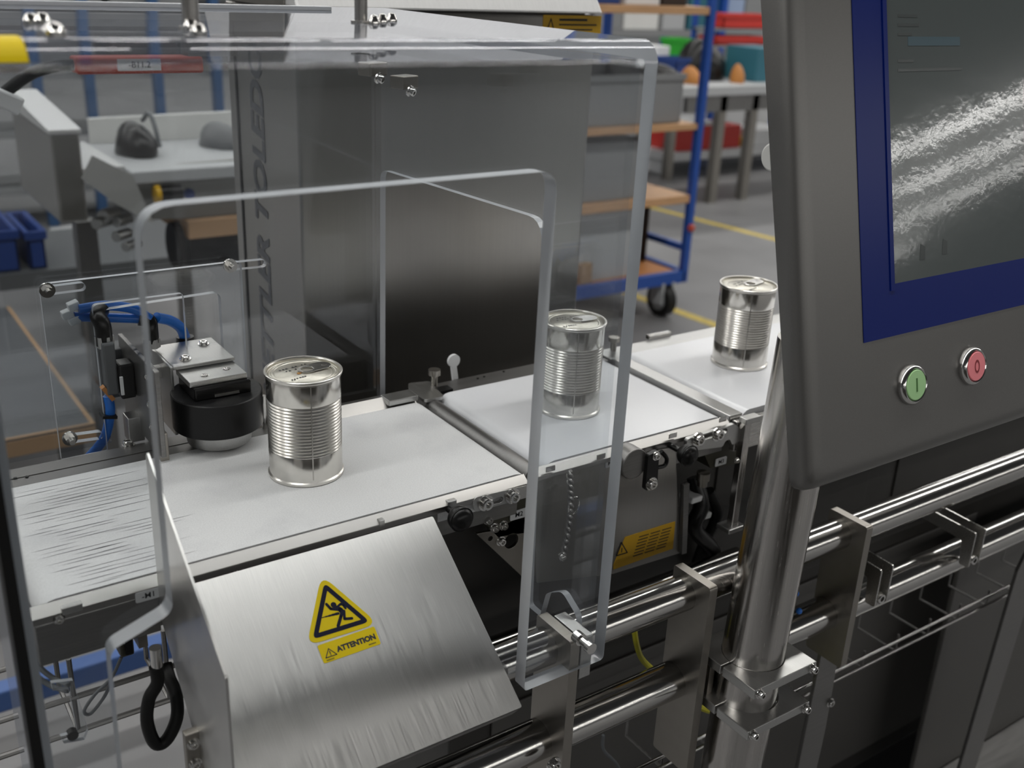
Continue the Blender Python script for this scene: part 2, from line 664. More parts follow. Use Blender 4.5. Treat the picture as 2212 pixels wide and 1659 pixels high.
def floor_stripe(a, b, w):
    a, b = V((a.x, a.y, 0)), V((b.x, b.y, 0))
    d = (b - a).normalized()
    n = V((-d.y, d.x, 0)) * w / 2
    z = FLOOR
    MB().hexa([(*(a - n).xy, z), (*(b - n).xy, z), (*(b + n).xy, z), (*(a + n).xy, z),
               (*(a - n).xy, z + .001), (*(b - n).xy, z + .001), (*(b + n).xy, z + .001), (*(a + n).xy, z + .001)]
              ).build('floor_marking', 'floorline', fl)


a, b = U(1460, 462, 'z', FLOOR), U(1685, 520, 'z', FLOOR)
floor_stripe(a + (a - b) * 0.5, b + (b - a) * 2, 0.06)
a, b = U(1440, 664, 'z', FLOOR), U(1545, 702, 'z', FLOOR)
floor_stripe(a + (a - b) * 1.6, b + (b - a) * 4, 0.06)
struct(MB().box(X0, X1, Y1, Y1 + .1, FLOOR, CEIL).build('wall_back', 'wall'))
struct(MB().box(X1, X1 + .1, Y0, Y1, FLOOR, CEIL).build('wall_right', 'wall'))
struct(MB().box(X0 - .1, X0, Y0, Y1, FLOOR, CEIL).build('wall_left', 'wall'))
struct(MB().box(X0, X1, Y0 - .1, Y0, FLOOR, CEIL).build('wall_front', 'wall'))
struct(MB().box(X0, X1, Y0, Y1, CEIL, CEIL + .1).build('ceiling', 'ceiling'))
LLEN = 2.9
ROWS = (-0.4, 3.4, 7.4, 11.4, -12.0, -15.0, -18.5, -23.0)
lx, ly = -10.0, ROWS[0]
lamp = thing('ceiling_lamp', (lx, ly, CEIL - 0.09), 'long white linear luminaire fixed under the hall ceiling', 'lamp', 'rows of linear lamps under the hall ceiling')
MB().box(lx - LLEN / 2, lx + LLEN / 2, ly - .17, ly + .17, CEIL - .05, CEIL - .001).build('lamp_housing', 'white', lamp)
lmb = MB().box(lx - LLEN / 2 + .01, lx + LLEN / 2 - .01, ly - .15, ly + .15, CEIL - .07, CEIL - .05)
lmb.f[0] = (lmb.f[0][0], 1)
lmb.build('lamp_diffuser', ['white', 'lamp'], lamp)
for yy in ROWS:
    for i in range(14):
        if yy == ly and i == 0:
            continue
        copy_thing(lamp, (lx + i * (LLEN + .22), yy, CEIL - 0.09), lamp['label'])

# ================================================================== CONVEYORS
def belt_mesh(x0, x1, y0, y1, r, m, parent, n=8):
    prof = []
    for i in range(n + 1):
        t = -PI / 2 + PI * i / n
        prof.append((x1 - r + r * math.cos(t), -r + r * math.sin(t)))
    for i in range(n + 1):
        t = PI / 2 + PI * i / n
        prof.append((x0 + r + r * math.cos(t), -r + r * math.sin(t)))
    mb = MB().plate(XZ(y1), prof, y1 - y0)
    return mb.build('belt', m, parent, smooth=True)


def roller(x, y0, y1, r, parent, z=-0.016):
    return MB().cyl((x, y0, z), (x, y1, z), r, n=24).build('roller', 'steel_dark', parent, smooth=True)


# ---- infeed conveyor with the felt belt
c1 = thing('conveyor', (-.04, 0, -.07), 'infeed belt conveyor with matt white felt belt carrying the nearest tin can', 'conveyor')
belt_mesh(-.279, .196, -.111, .102, .015, 'felt', c1)
sc = MB()
for i in range(30):
    y = .088 - i * .0066
    for k in range(2):
        x = -.268 + random.uniform(0, .03) + k * random.uniform(.03, .06)
        l = random.uniform(.03, .075)
        w = random.uniform(.0003, .0007)
        yk = y + random.uniform(-.0015, .0015)
        sc.poly([(x, yk, .0002), (x + l * .5, yk - w, .0002), (x + l, yk, .0002), (x + l * .5, yk + w, .0002)])
o = sc.build('scuff_marks', 'streak', c1)
o['kind'] = 'stuff'
fr = XZ(-.113)
def rail(x0, x1, y0, y1, z0, z1, zb, parent, mm='rail'):
    prof = [(y0, z0), (y1, z1), (y1, zb), (y1 + .002, zb), (y1 + .002, z1 - .001), (y0, z0 - .003)]
    return MB().loft([[(x, *p) for p in prof] for x in (x0, x1)]).build('front_rail', mm, parent, bevel=.0004)


rail(-.284, .190, -.1122, -.1220, -.0008, -.0077, -.0135, c1)
MB().box(-.283, -.187, -.1210, -.1129, -.052, -.0140).build('side_plate', 'steel_dark', c1, bevel=.001)
MB().box(-.283, .088, -.1128, -.108, -.052, -.016).build('side_plate', 'steel_dark', c1, bevel=.001)
MB().box(-.275, .188, -.106, .10, -.050, -.032).build('belt_bed', 'steel_dark', c1)
MB().loft([[(x, .1035, -.055), (x, .128, -.055), (x, .128, .0065), (x, .1215, .0065), (x, .1035, -.0045)] for x in (.02, .188)]).build('rear_rail', 'rail', c1, bevel=.0004)
MB().box(-.30, .0195, .104, .128, -.055, -.0035).build('rear_rail', 'dull', c1, bevel=.001)
MB().box(.150, .1885, .104, .127, .0008, .0075).build('rail_clip', 'alu', c1, bevel=.001)
MB().box(-.42, -.055, .1285, .150, -.006, -.003).build('rear_sheet', 'dull', c1)
for (px, py) in ((58, 1030), (33, 1033)):
    p = U(px, py, 'z', -.003)
    MB().cyl(p, p + V((0, 0, .0006)), .0018, n=10).build('hole_plug', 'rubber', c1)
# felt belt end clips and the screws on the side plate
for (px, py) in ((127, 1336), (57, 1357)):
    screw(U(px, py, 'y', -.1210), (0, -1, 0), .0035, .004, c1)
screw(U(513, 1222, 'y', -.1128), (0, -1, 0), .0042, .006, c1)
for (px, py, w) in ((152, 1302, .016), (972, 1068, .010), (820, 1108, .006)):
    p = U(px, py, 'y', -.117)
    MB().box(p.x - w / 2, p.x + w / 2, -.1222, -.1165, -.0105, -.0035).build('rail_clip', 'alu', c1, bevel=.0008)
# label strip
def tag_label(px0, py0, px1, py1, yplane, s, parent, hh=.0095):
    a, b = U(px0, py0, 'y', yplane), U(px1, py1, 'y', yplane)
    f = XZ(yplane)
    w = b.x - a.x
    zc = (a.z + b.z) / 2
    MB().plate(f, rounded([(a.x, zc - hh / 2), (b.x, zc - hh / 2), (b.x, zc + hh / 2), (a.x, zc + hh / 2)], .0015), .0012).build('marking_label', 'labelwhite', parent)
    text('lettering', s, hh * .75, f, a.x + w / 2, zc, .0015, 'ink', parent, bold=.012)


tag_label(292, 1292, 348, 1276, -.1212, '-M1', c1)

# ---- latch plate, knob and drive block, shared by the first two conveyors
def latch(parent, pts, slot, bolts, dx, y=-.118):
    f = XZ(y)
    P = [f.px(*p) for p in pts]
    MB().plate(f, rounded(P, .005), .005, [slot2(*f.px(*slot[0]), *f.px(*slot[1]), .0035)]).build('latch_plate', 'alu', parent, bevel=.0006)
    for b in bolts:
        screw(f.p(*f.px(*b), .005), (0, -1, 0), .0065, .007, parent)


def knob(px, py, y, parent, r=.0125):
    c = U(px, py, 'y', y)
    d = V((.15, -.9, .15)).normalized()
    mb = MB()
    mb.cyl(c + V((0, .045, 0)), c, .0035, n=12)
    mb.lathe([(.006, -.010), (.0085, -.008), (r * .92, -.004), (r, 0), (r * .97, .004), (r * .75, .0085), (r * .4, .0105), (.00001, .011)], c, 28, axis=(0, -1, 0))
    o = mb.build('star_knob', 'black', parent, smooth=True)
    MB().pipe(c + V((0, -.0035, 0)), c + V((0, -.0045, 0)), r * 1.02, r * .8).build('knob_ring', 'black', o, smooth=True)
    return o


latch(c1, [(1015, 1082), (1022, 1070), (1142, 1042), (1142, 1068), (1020, 1102)], ((1045, 1082), (1075, 1075)), ((1042, 1081), (1100, 1066)), .01)
knob(993, 1119, -.142, c1)
f = XZ(-.104)
MB().plate(f, rounded([f.px(1032, 1112), f.px(1142, 1075), f.px(1142, 1150), f.px(1075, 1160)], .003), -.03).build('drive_block', 'olive', c1, bevel=.001)
tag_label(1101, 1114, 1138, 1106, -.1045, 'M2', c1, .0105)
f = XZ(-.100)
MB().plate(f, [f.px(1025, 1150), f.px(1062, 1143), f.px(1105, 1120), f.px(1150, 1110), f.px(1180, 1230), f.px(1130, 1248)], .004,
           [circle2(*f.px(1100, 1165), .009, 20), circle2(*f.px(1055, 1160), .003, 12)]).build('support_gusset', 'plate', c1, bevel=.0005)
for q in ((1062, 1135), (1076, 1164), (1048, 1118), (1081, 1130)):
    screw(f.p(*f.px(*q), .004), (0, -1, 0), .0042, .006, c1)

# ---- weighing conveyor
c2 = thing('conveyor', (.345, 0, -.16), 'middle weighing conveyor with smooth white belt between two grey transfer bars', 'conveyor')
belt_mesh(.221, .485, -.104, .111, .014, 'gloss_belt', c2)
roller(.209, -.104, .106, .0105, c2, -.012)
rail(.2, .487, -.1052, -.1150, -.0012, -.0082, -.0135, c2)
MB().box(.207, .487, .113, .150, -.040, -.003).build('rear_rail', 'steel_dark', c2, bevel=.001)
f = XY(-.0028)
MB().plate(f, rounded([(.196, -.098 + .2), (.222, .10), (.232, .152), (.205, .158), (.196, .140)], .006), .004).build('end_plate', 'alu', c2, bevel=.0006)
p = U(938, 826, 'z', .004)
mb = MB()
mb.cyl(p - V((0, 0, .004)), p + V((0, 0, .010)), .004, n=14)
mb.cyl(p + V((0, 0, .010)), p + V((0, 0, .017)), .0075, n=20)
mb.build('thumb_screw', 'plate', c2, smooth=True)
p = U(958, 843, 'z', -.001)
MB().box(p.x - .009, p.x + .010, p.y - .006, p.y + .008, -.002, .0012).build('belt_clip', 'black', c2)
for q in ((1032, 818), (1046, 814), (1088, 803)):
    p = U(*q, 'z', -.003)
    MB().cyl(p, p + V((0, 0, .0008)), .0016, n=10).build('rail_rivet', 'rubber', c2)
MB().box(.23, .475, -.10, .10, -.045, -.03).build('belt_bed', 'steel_dark', c2)
MB().box(.205, .487, -.106, -.100, -.046, -.0142).build('side_plate', 'steel_dark', c2)
for q in ((1297, 985), (1452, 940), (1560, 905), (1188, 1012)):
    p = U(*q, 'y', -.114)
    MB().box(p.x - .006, p.x + .006, -.1158, -.114, p.z - .003, p.z + .003).build('rail_clip', 'chrome', c2, bevel=.0006)
latch(c2, [(1475, 972), (1478, 945), (1560, 920), (1580, 912), (1596, 925), (1592, 950), (1575, 958), (1570, 945), (1560, 950), (1555, 962)],
      ((1505, 945), (1560, 928)), ((1500, 945), (1542, 934)), .01)
knob(1484, 982, -.142, c2)
f = XZ(-.102)
MB().plate(f, rounded([f.px(1515, 968), f.px(1592, 945), f.px(1598, 1000), f.px(1535, 1012)], .003), -.03).build('drive_block', 'olive', c2, bevel=.001)
tag_label(1544, 1000, 1568, 993, -.1025, 'M3', c2, .010)
p = U(1520, 1020, 'y', -.112)
mb = MB()
mb.cyl(p, p - V((0, 0, .010)), .008, n=16)
mb.cyl(p - V((0, 0, .010)), p - V((0, 0, .018)), .006, n=16)
mb.build('cable_gland', 'plate', c2, smooth=True)
# black release lever with the bolt, beside the drum
f = XZ(-.124)
MB().plate(f, rounded([f.px(1393, 980), f.px(1417, 968), f.px(1412, 1050), f.px(1386, 1056)], .004), .006).build('release_lever', 'black', c2, bevel=.001)
screw(f.p(*f.px(1399, 1040), .006), (0, -1, 0), .006, .005, c2)
screw(f.p(*f.px(1409, 980), .006), (0, -1, 0), .004, .004, c2)
MB().sweep(curve3([U(1420, 1010, 'y', -.122), U(1436, 1005, 'y', -.122), U(1440, 990, 'y', -.122), U(1428, 975, 'y', -.122)], 5), .0025, 8).build('lever_loop', 'black', c2, smooth=True)
a = U(1372, 1003, 'y', -.125)
MB().cyl(a, a + V((0, .06, 0)), .018, n=32).build('motor_drum', 'steel_dark', c2, smooth=True, bevel=.001)
# motor housing with its sticker
f = XZ(-.108)
MB().plate(f, [f.px(1150, 1035), f.px(1320, 990), f.px(1460, 965), f.px(1470, 1195), f.px(1325, 1240), f.px(1160, 1260)], -.012).build('motor_plate', 'steel_z', c2, bevel=.001)
MB().plate(f, [f.px(1470, 1045), f.px(1482, 1040), f.px(1476, 1190), f.px(1466, 1193)], .006).build('plate_flange', 'steel_dark', c2)
g = [f.px(1325, 1220), f.px(1350, 1160), f.px(1458, 1126), f.px(1453, 1185), f.px(1420, 1196), f.px(1325, 1230)]
st = MB().plate(f, g, .0006).build('warning_sticker', 'amber', c2)
mb = MB()
A, B = V((*f.px(1378, 1160), 0)), V((*f.px(1452, 1138), 0))
C2 = V((*f.px(1362, 1212), 0))
for r in range(7):
    for seg in range(3):
        s0, s1 = seg / 3 + .02, seg / 3 + .30
        k = r / 7.5
        p0, p1 = A.lerp(B, s0) + (C2 - A) * k, A.lerp(B, s1) + (C2 - A) * k
        mb.stroke(f, [(p0.x, p0.y), (p1.x, p1.y)], .0012, .0007, .0001, cap=False)
mb.build('sticker_print', 'ink', st)
mb = MB()
tr = [f.px(1331, 1200), f.px(1354, 1193), f.px(1342, 1172)]
mb.stroke(f, tr + [tr[0]], .0014, .0007, .0001)
ctr = f.px(1342, 1190)
mb.stroke(f, [(ctr[0], ctr[1] + .004), (ctr[0], ctr[1] - .001)], .0014, .0007, .0001)
mb.build('warning_triangle', 'ink', st)
# M-label on the motor plate seen through the guard
tag_label(1307, 1002, 1330, 995, -.1085, 'M2', c2, .010)

# ---- outfeed conveyor
c3 = thing('conveyor', (.70, 0, -.06), 'far outfeed conveyor with glossy white belt running behind the operator terminal', 'conveyor')
belt_mesh(.513, .95, -.106, .113, .014, 'gloss_belt', c3)
MB().box(.4915, .513, -.108, .112, -.010, -.0012).build('transfer_bar', 'alu', c3, bevel=.001)
MB().box(.492, .95, .115, .150, -.035, -.003).build('rear_rail', 'alu', c3, bevel=.001)
MB().box(.495, .95, -.118, -.109, -.045, -.006).build('front_rail', 'steel', c3, bevel=.001)
MB().box(.52, .95, -.10, .10, -.05, -.03).build('belt_bed', 'steel_dark', c3)
p = U(1325, 752, 'z', .0)
mb = MB()
mb.cyl(p - V((0, 0, .004)), p + V((0, 0, .010)), .004, n=14)
mb.cyl(p + V((0, 0, .010)), p + V((0, 0, .016)), .0075, n=20)
mb.build('thumb_screw', 'plate', c3, smooth=True)
p = U(1412, 730, 'z', -.003)
MB().box(p.x - .012, p.x + .03, p.y - .004, p.y + .004, -.003, .003).build('belt_clip', 'chrome', c3, bevel=.001)

# spoon-shaped lever standing at the rear rail
f = XZ(.157)
a, b = f.px(978, 778), f.px(986, 832)
arc = [(a[0] + .0085 * math.cos(t), a[1] + .0085 * math.sin(t)) for t in [-PI / 2 + .45 + (2 * PI - .9) * k / 24 for k in range(25)]]
lv = MB().plate(f, arc + [(b[0] - .0045, b[1] - .01), (b[0] + .0035, b[1] - .01)], .004)
tag(lv.build('lever_handle', 'white', bevel=.001), 'pale spoon-shaped lever standing up behind the middle conveyor', 'lever')

# upright post beside the terminal pole
a = U(1612, 905, 'y', -.125)
b = U(1582, 1135, 'y', -.125)
t = thing('sensor_post', (a.x, -.125, b.z), 'slim square steel post with a flared foot beside the thick terminal pole', 'post')
MB().box(a.x - .0045, a.x + .0055, -.13, -.120, b.z, a.z).build('post', 'pole', t, bevel=.001)
MB().box(a.x - .014, a.x + .014, -.135, -.113, b.z - .004, b.z + .002).build('foot', 'alu', t, bevel=.001)
MB().box(a.x - .007, a.x + .018, -.132, -.120, a.z - .004, a.z + .003).build('head_plate', 'alu', t, bevel=.001)
screw(U(1590, 994, 'y', -.131), (0, -1, 0), .003, .004, t)

# ================================================================== TIN CANS
def make_can(x, y, rz, label):
    root = thing('tin_can', (x, y, .0003), label, 'can', 'tin cans on the belts')
    R0 = .0362
    prof = [(.0345, .0012), (.0372, .0000), (.0378, .0012), (.0376, .0030), (R0, .0042), (R0, .030)]
    z = .030
    n = 16
    step = (.0835 - .030) / n
    for i in range(n):
        for k in range(1, 7):
            prof.append((R0 - .0011 * (0.5 - 0.5 * math.cos(2 * PI * k / 6)), z + step * k / 6))
        z += step
    prof += [(R0, .1045), (.0362, .1062), (.0374, .1066), (.0380, .1080), (.0380, .1094), (.0373, .1100), (.0358, .1098), (.0352, .1088)]
    cb = MB().lathe([(r, h + .0003) for r, h in prof], (x, y, 0), 96)
    zc = lambda fc: sum(cb.v[i].z for i in fc) / len(fc)
    cb.f = [(fc, 0 if (.006 < zc(fc) < .0305 or .0835 < zc(fc) < .1045) else 1) for fc, _ in cb.f]
    cb.build('can_body', ['tin', 'tin_rib'], root, smooth=True)
    lid = [(.0352, .1088), (.0350, .1064), (.0344, .1058), (.0336, .1064), (.0316, .1072), (.0308, .1068), (.0300, .1073), (.0286, .1073), (.0280, .1068), (.0272, .1073), (.0225, .1073), (.0218, .1077), (.00001, .1077)]
    l = MB().lathe([(r, h + .0003) for r, h in lid], (x, y, 0), 80).build('lid', 'tin_lid', root, smooth=True)
    f = Fr((x, y, .1082), (math.cos(rz), math.sin(rz), 0), (-math.sin(rz), math.cos(rz), 0), (0, 0, 1))
    out = slot2(.004, 0, .022, 0, .0088, 10)
    MB().plate(f, out, .0010, [circle2(.0045, 0, .0060, 18)], h0=.0006).build('ring_pull', 'chrome', l, bevel=.0004)
    MB().plate(f, circle2(.024, 0, .0028, 14), .0016, h0=.0002).build('rivet', 'chrome', l, smooth=True)
    # dot-printed best-before lines: dark specks pressed into two rows
    mb = MB()
    rr = random.Random(int(x * 1000) + 5)
    for row, n in ((.0135, 9), (.0075, 7)):
        for k in range(n):
            if rr.random() < .2:
                continue
            a0 = -.018 + k * .0036
            mb.plate(f, [(a0, row), (a0 + rr.uniform(.0012, .0026), row), (a0 + .002, row + .0024), (a0, row + .002)], .0001, h0=.0001)
    for k in range(6):
        a0 = -.022 + k * .003
        mb.plate(f, [(a0, -.014), (a0 + rr.uniform(.001, .0022), -.014), (a0 + .0018, -.012), (a0, -.012)], .0001, h0=.0001)
    mb.build('date_print', 'ink', l)
    th = math.atan2(CAM.y - y, CAM.x - x) + .18
    d = V((math.cos(th), math.sin(th), 0))
    s = V((-d.y, d.x, 0))
    c = V((x, y, 0)) + d * (R0 + .00005)
    MB().obox(c + V((0, 0, .0565)), s, d, (0, 0, 1), .0006, .00012, .0495).build('side_seam', 'seam', root)
    return root


can = make_can(0, 0, math.radians(10), 'nearest tin can, standing on the felt belt beside the black roller')
mbp = Fr((0, 0, .1083), (1, 0, 0), (0, 1, 0), (0, 0, 1))
MB().plate(mbp, circle2(-.006, -.004, .0022, 10), .0002).build('rust_spot', 'rust', can)
can2 = make_can(.3347, .0032, math.radians(-5), 'tin can on the middle weighing belt, seen past the clear guard edge')
can3 = make_can(.6353, .0178, math.radians(15), 'farthest tin can, on the outfeed belt next to the operator terminal')

# ================================================================== CHUTE GUARD (sloping sheet with the warning stickers)
ct, cb = V((0, -.130, -.0092)), V((0, -.289, -.1235))
cv = (ct - cb).normalized()
cn = V((0, -cv.z, cv.y)).normalized()
cf = Fr((0, ct.y, ct.z), (1, 0, 0), cv, cn)          # a along x, b up the slope (0 at the top edge)
LEN = (ct - cb).length
ch = thing('chute_guard', (-.05, -.21, -.13), 'sloping brushed steel guard below the nearest belt bearing the yellow stickers', 'machine guard')
MB().plate(cf, rounded([(-.1835, -LEN), (.0718, -LEN), (.0718, 0), (-.1835, 0)], .002), -.002).build('sloping_sheet', 'steel_y', ch, bevel=.0005)
e = cf.p(0, -LEN, 0)
MB().hexa([(-.18, e.y + .001, e.z - .002), (.070, e.y + .001, e.z - .002), (.070, e.y + .003, e.z - .002), (-.18, e.y + .003, e.z - .002),
           (-.18, e.y + .012, e.z - .016), (.070, e.y + .012, e.z - .016), (.070, e.y + .014, e.z - .016), (-.18, e.y + .014, e.z - .016)]).build('folded_lip', 'steel_dark', ch)
sf = YZ(-.187)
cheek = [(-.1225, .113), (-.1225, -.039), (-.210, -.130), (-.250, -.19), (-.2835, -.19), (-.2810, .0050), (-.1255, .117)]
MB().plate(sf, rounded(cheek, [.001, .006, .006, .003, .003, .004, .003]), .002).build('cheek_plate', 'steel_y', ch, bevel=.0005)
# triangular sticker
T3 = [cf.px(694, 1242), cf.px(662, 1396), cf.px(817, 1347)]
st = MB().plate(cf, rounded(T3, .0075, 6), .0003).build('hazard_sticker', 'yellow', ch)
cen = V((sum(p[0] for p in T3) / 3, sum(p[1] for p in T3) / 3))
sc2 = lambda k: [tuple(cen + (V(p) - cen) * k) for p in T3]
MB().plate(cf, rounded(sc2(.80), .0035, 5), .0001, [rounded(sc2(.59), .0003, 2)], h0=.00035).build('triangle_frame', 'navy', st)
mb = MB()
pp = lambda x, y: cf.px(640 + x / 7.541, 1230 + y / 7.541)
hd = pp(605, 580)
mb.plate(cf, circle2(*hd, .0026, 16), .0001, h0=.00035)
mb.stroke(cf, [pp(490, 570), pp(560, 645), pp(660, 655)], .0026, .00035, .0001)
mb.stroke(cf, [pp(640, 625), pp(720, 660), pp(750, 700)], .0044, .00038, .0001)
mb.stroke(cf, [pp(680, 600), pp(720, 565), pp(765, 585), pp(800, 635)], .0021, .00041, .0001)
mb.stroke(cf, [pp(745, 690), pp(725, 770), pp(680, 925)], .0029, .00044, .0001)
mb.stroke(cf, [pp(775, 680), pp(785, 810), pp(905, 800)], .0024, .00047, .0001)
mb.build('running_figure', 'navy', st)
mb = MB()
for k in range(5):
    a0, a1 = k / 5, k / 5 + .14
    P0, P1 = V(pp(415, 790)), V(pp(700, 715))
    q0, q1 = P0.lerp(P1, a0), P0.lerp(P1, a1)
    mb.stroke(cf, [tuple(q0), tuple(q1)], .0008 + .0004 * k, .00035, .0001)
mb.build('beam_line', 'navy', st)
# rectangular sticker
Q4 = [cf.px(685, 1395), cf.px(808, 1353), cf.px(823, 1391), cf.px(700, 1434)]
st2 = MB().plate(cf, rounded(Q4, .0015, 3), .0003).build('attention_sticker', 'yellow', ch)
rd = (V(Q4[1]) - V(Q4[0])).normalized()
ru = V((-rd.y, rd.x))
tf = Fr(cf.p(*Q4[3]), cf.u * rd.x + cf.v * rd.y, cf.u * ru.x + cf.v * ru.y, cn)
wq = (V(Q4[2]) - V(Q4[3])).length
hq = (V(Q4[0]) - V(Q4[3])).length
text('lettering', 'ATTENTION', hq * .39, tf, wq * .62, hq * .46, .0004, 'ink', st2, bold=.06)
mb = MB()
tr = [(wq * .06, hq * .24), (wq * .25, hq * .24), (wq * .155, hq * .66)]
mb.stroke(tf, tr + [tr[0]], hq * .045, .0004, .0001)
mb.stroke(tf, [(wq * .155, hq * .52), (wq * .155, hq * .38)], hq * .05, .0004, .0001)
mb.plate(tf, circle2(wq * .155, hq * .31, hq * .03, 8), .0001, h0=.0004)
mb.build('warning_triangle', 'ink', st2)
mb = MB()
for k in range(6):
    a0 = wq * (.06 + .022 * k)
    mb.plate(tf, [(a0, hq * .07), (a0 + wq * .013, hq * .07), (a0 + wq * .013, hq * .13), (a0, hq * .13)], .0001, h0=.0004)
    a0 = wq * (.80 + .022 * k)
    mb.plate(tf, [(a0, hq * .12), (a0 + wq * .015, hq * .12), (a0 + wq * .015, hq * .18), (a0, hq * .18)], .0001, h0=.0004)
mb.build('small_print', 'ink', st2)

# ================================================================== SUPPORT FRAME
TY, TZ, TR = -.222, -.1285, .0190
fm = thing('support_frame', (.45, TY, FLOOR), 'stainless tube frame with clamp plates and legs carrying the conveyors', 'frame')
for (y, z, r, x0, x1, n) in ((TY, TZ, TR, -.165, 1.75, 'upper_tube'), (TY, -.240, .0205, -.165, 1.75, 'lower_tube'),
                             (.14, -.265, .019, -.02, 1.75, 'upper_tube')):
    MB().cyl((x0, y, z), (x1, y, z), r, n=40).build(n, 'tube', fm, smooth=True)
MB().cyl((-.02, -.10, -.215), (.55, -.10, -.215), .0125, n=24).build('cross_tube', 'tube', fm, smooth=True)


def clamp_plate(x, w=.011, y0=-.259, y1=-.204, z0=-.315, z1=-.103):
    f = YZ(x - w / 2)
    o = MB().plate(f, rounded([(y0, z0), (y1, z0), (y1, z1), (y0, z1)], [.004, .004, .003, .004]), w,
                   [circle2((y0 + y1) / 2 + .009, TZ, TR + .0003, 28), circle2((y0 + y1) / 2 + .009, -.240, .0208, 28)] if False else ()
                   ).build('clamp_plate', 'plate', fm, bevel=.0008)
    return o


clamp_plate(.153, z0=-.325)
clamp_plate(.3335, z0=-.345)
clamp_plate(.585, z0=-.300)
MB().box(.1605, .1745, -.2585, -.214, -.150, -.103).build('clamp_block', 'alu', fm, bevel=.001)
for (px, py) in ((1195, 1650),):
    screw(U(px, py, 'y', -.262), (0, -1, 0), .006, .006, fm)
# leg plates
f = XZ(-.212)
z9 = lambda x, y: f.px(1612 + x / 3.26, 1150 + y / 3.26)
L1 = [z9(510, 820), z9(610, 690), z9(660, 655), z9(720, 690), z9(690, 800), z9(620, 880), z9(600, 1000), z9(530, 1390), z9(470, 1659)]
d0 = V(L1[-1]) - V(L1[-2])
L1 += [(L1[-1][0] - .02, FLOOR + .01), (L1[-1][0] - .075, FLOOR + .01), z9(340, 1659)]
MB().plate(f, L1, .006).build('leg', 'steel_dark', fm, bevel=.001)
screw(f.p(*z9(562, 1178), .006), (0, -1, 0), .005, .005, fm)
R1 = [z9(1985, 100), z9(2120, 60), z9(1956, 560), z9(1850, 1100), z9(1600, 1659)]
R1 = [z9(1890, 260), z9(1956, 130), z9(2100, 90), z9(1960, 480), z9(1830, 900), z9(1590, 1659)]
R1 += [(R1[-1][0] - .03, FLOOR + .01), (z9(1480, 1659)[0] - .03, FLOOR + .01), z9(1480, 1659)]
MB().plate(f, R1, .006).build('leg', 'steel_dark', fm, bevel=.001)
MB().box(1.085, 1.75, -.108, -.100, FLOOR + .02, -.36).build('side_cover', 'door', fm, bevel=.002)
MB().box(1.085, 1.75, -.30, -.109, FLOOR + .02, FLOOR + .10).build('foot_beam', 'steel_dark', fm, bevel=.003)
# U-shaped cable brackets clipped over the lower tube
for (fx, bx, zz) in (((1918, 1227), (1857, 1165), 0), ((2120, 1148), (2060, 1082), 0)):
    a = U(*fx, 'y', -.262)
    for dx in (-.012, .010):
        f2 = YZ(a.x + dx)
        MB().plate(f2, rounded([(-.262, a.z - .052), (-.262, a.z), (-.155, a.z + .004), (-.155, a.z - .012), (-.245, a.z - .018), (-.248, a.z - .052)], .003), .0025).build('cable_bracket', 'steel', fm, bevel=.0005)
    MB().box(a.x - .012, a.x + .0125, -.1575, -.155, a.z - .012, a.z + .004).build('bracket_web', 'steel', fm)
    p = V((a.x + .002, -.250, a.z - .045))
    screw(p, (0, -1, 0), .007, .012, fm)
for (px, py) in ((1705, 1282), (1712, 1320)):
    p = U(px + 14, py, 'y', -.235)
    MB().sphere(p, .004, 12).build('blue_plug', 'hose', fm, smooth=True)

# ---- split clamp carrying the terminal pole
PX, PY, PR = .391, -.2745, .0335
for (zt, th, hs) in ((-.195, .011, .0475), (-.2475, .011, .0475)):
    f = XY(zt - th)
    x0, x1, y0, y1 = PX - hs, PX + hs, PY - hs, PY + hs
    ys = PY - .002
    arc = [(PX + (PR + .0004) * math.cos(t), PY + (PR + .0004) * math.sin(t)) for t in [PI + PI * k / 20 for k in range(21)]]
    front = [(x0, y0), (x1, y0), (x1, ys)] + [(a, min(b, ys)) for a, b in arc[::-1]] + [(x0, ys)]
    arc2 = [(PX + (PR + .0004) * math.cos(t), PY + (PR + .0004) * math.sin(t)) for t in [PI * k / 20 for k in range(21)]]
    rear = [(x0, ys + .003)] + [(a, max(b, ys + .003)) for a, b in arc2[::-1]] + [(x1, ys + .003), (x1, y1), (x0, y1)]
    MB().plate(f, front, th).build('clamp_half', 'alu', fm, bevel=.0007)
    MB().plate(f, rear, th).build('clamp_half', 'alu', fm, bevel=.0007)
    for sx in (x0 + .007, x1 - .007):
        screw((sx, y0, zt - th / 2), (0, -1, 0), .0042, .007, fm)
MB().box(PX - .042, PX - .034, PY + .02, -.2415, -.2475, -.206).build('clamp_spacer', 'plate', fm)
MB().box(PX + .034, PX + .042, PY + .02, -.2415, -.2475, -.206).build('clamp_spacer', 'plate', fm)

# ---- wire cable tray
tr = thing('wire_tray', (.75, -.19, -.40), 'welded wire cable tray running between the frame legs', 'cable tray')
a, b = U(1795, 1455, 'y', -.190), U(2190, 1262, 'y', -.190)
for (dz, dy) in ((0, 0), (-.016, .0), (.028, .07)):
    MB().cyl((a.x - .35, -.190 + dy, a.z + dz), (b.x + .5, -.190 + dy, a.z + dz), .0023, n=10).build('tray_wire', 'tube', tr, smooth=True)
for k in range(16):
    x = a.x - .30 + k * .075
    MB().sweep([(x, -.186, a.z + .006), (x, -.186, a.z - .022), (x, -.120, a.z - .022), (x, -.120, a.z + .03)], .0019, 6).build('tray_hoop', 'steel_dark', tr, smooth=True)

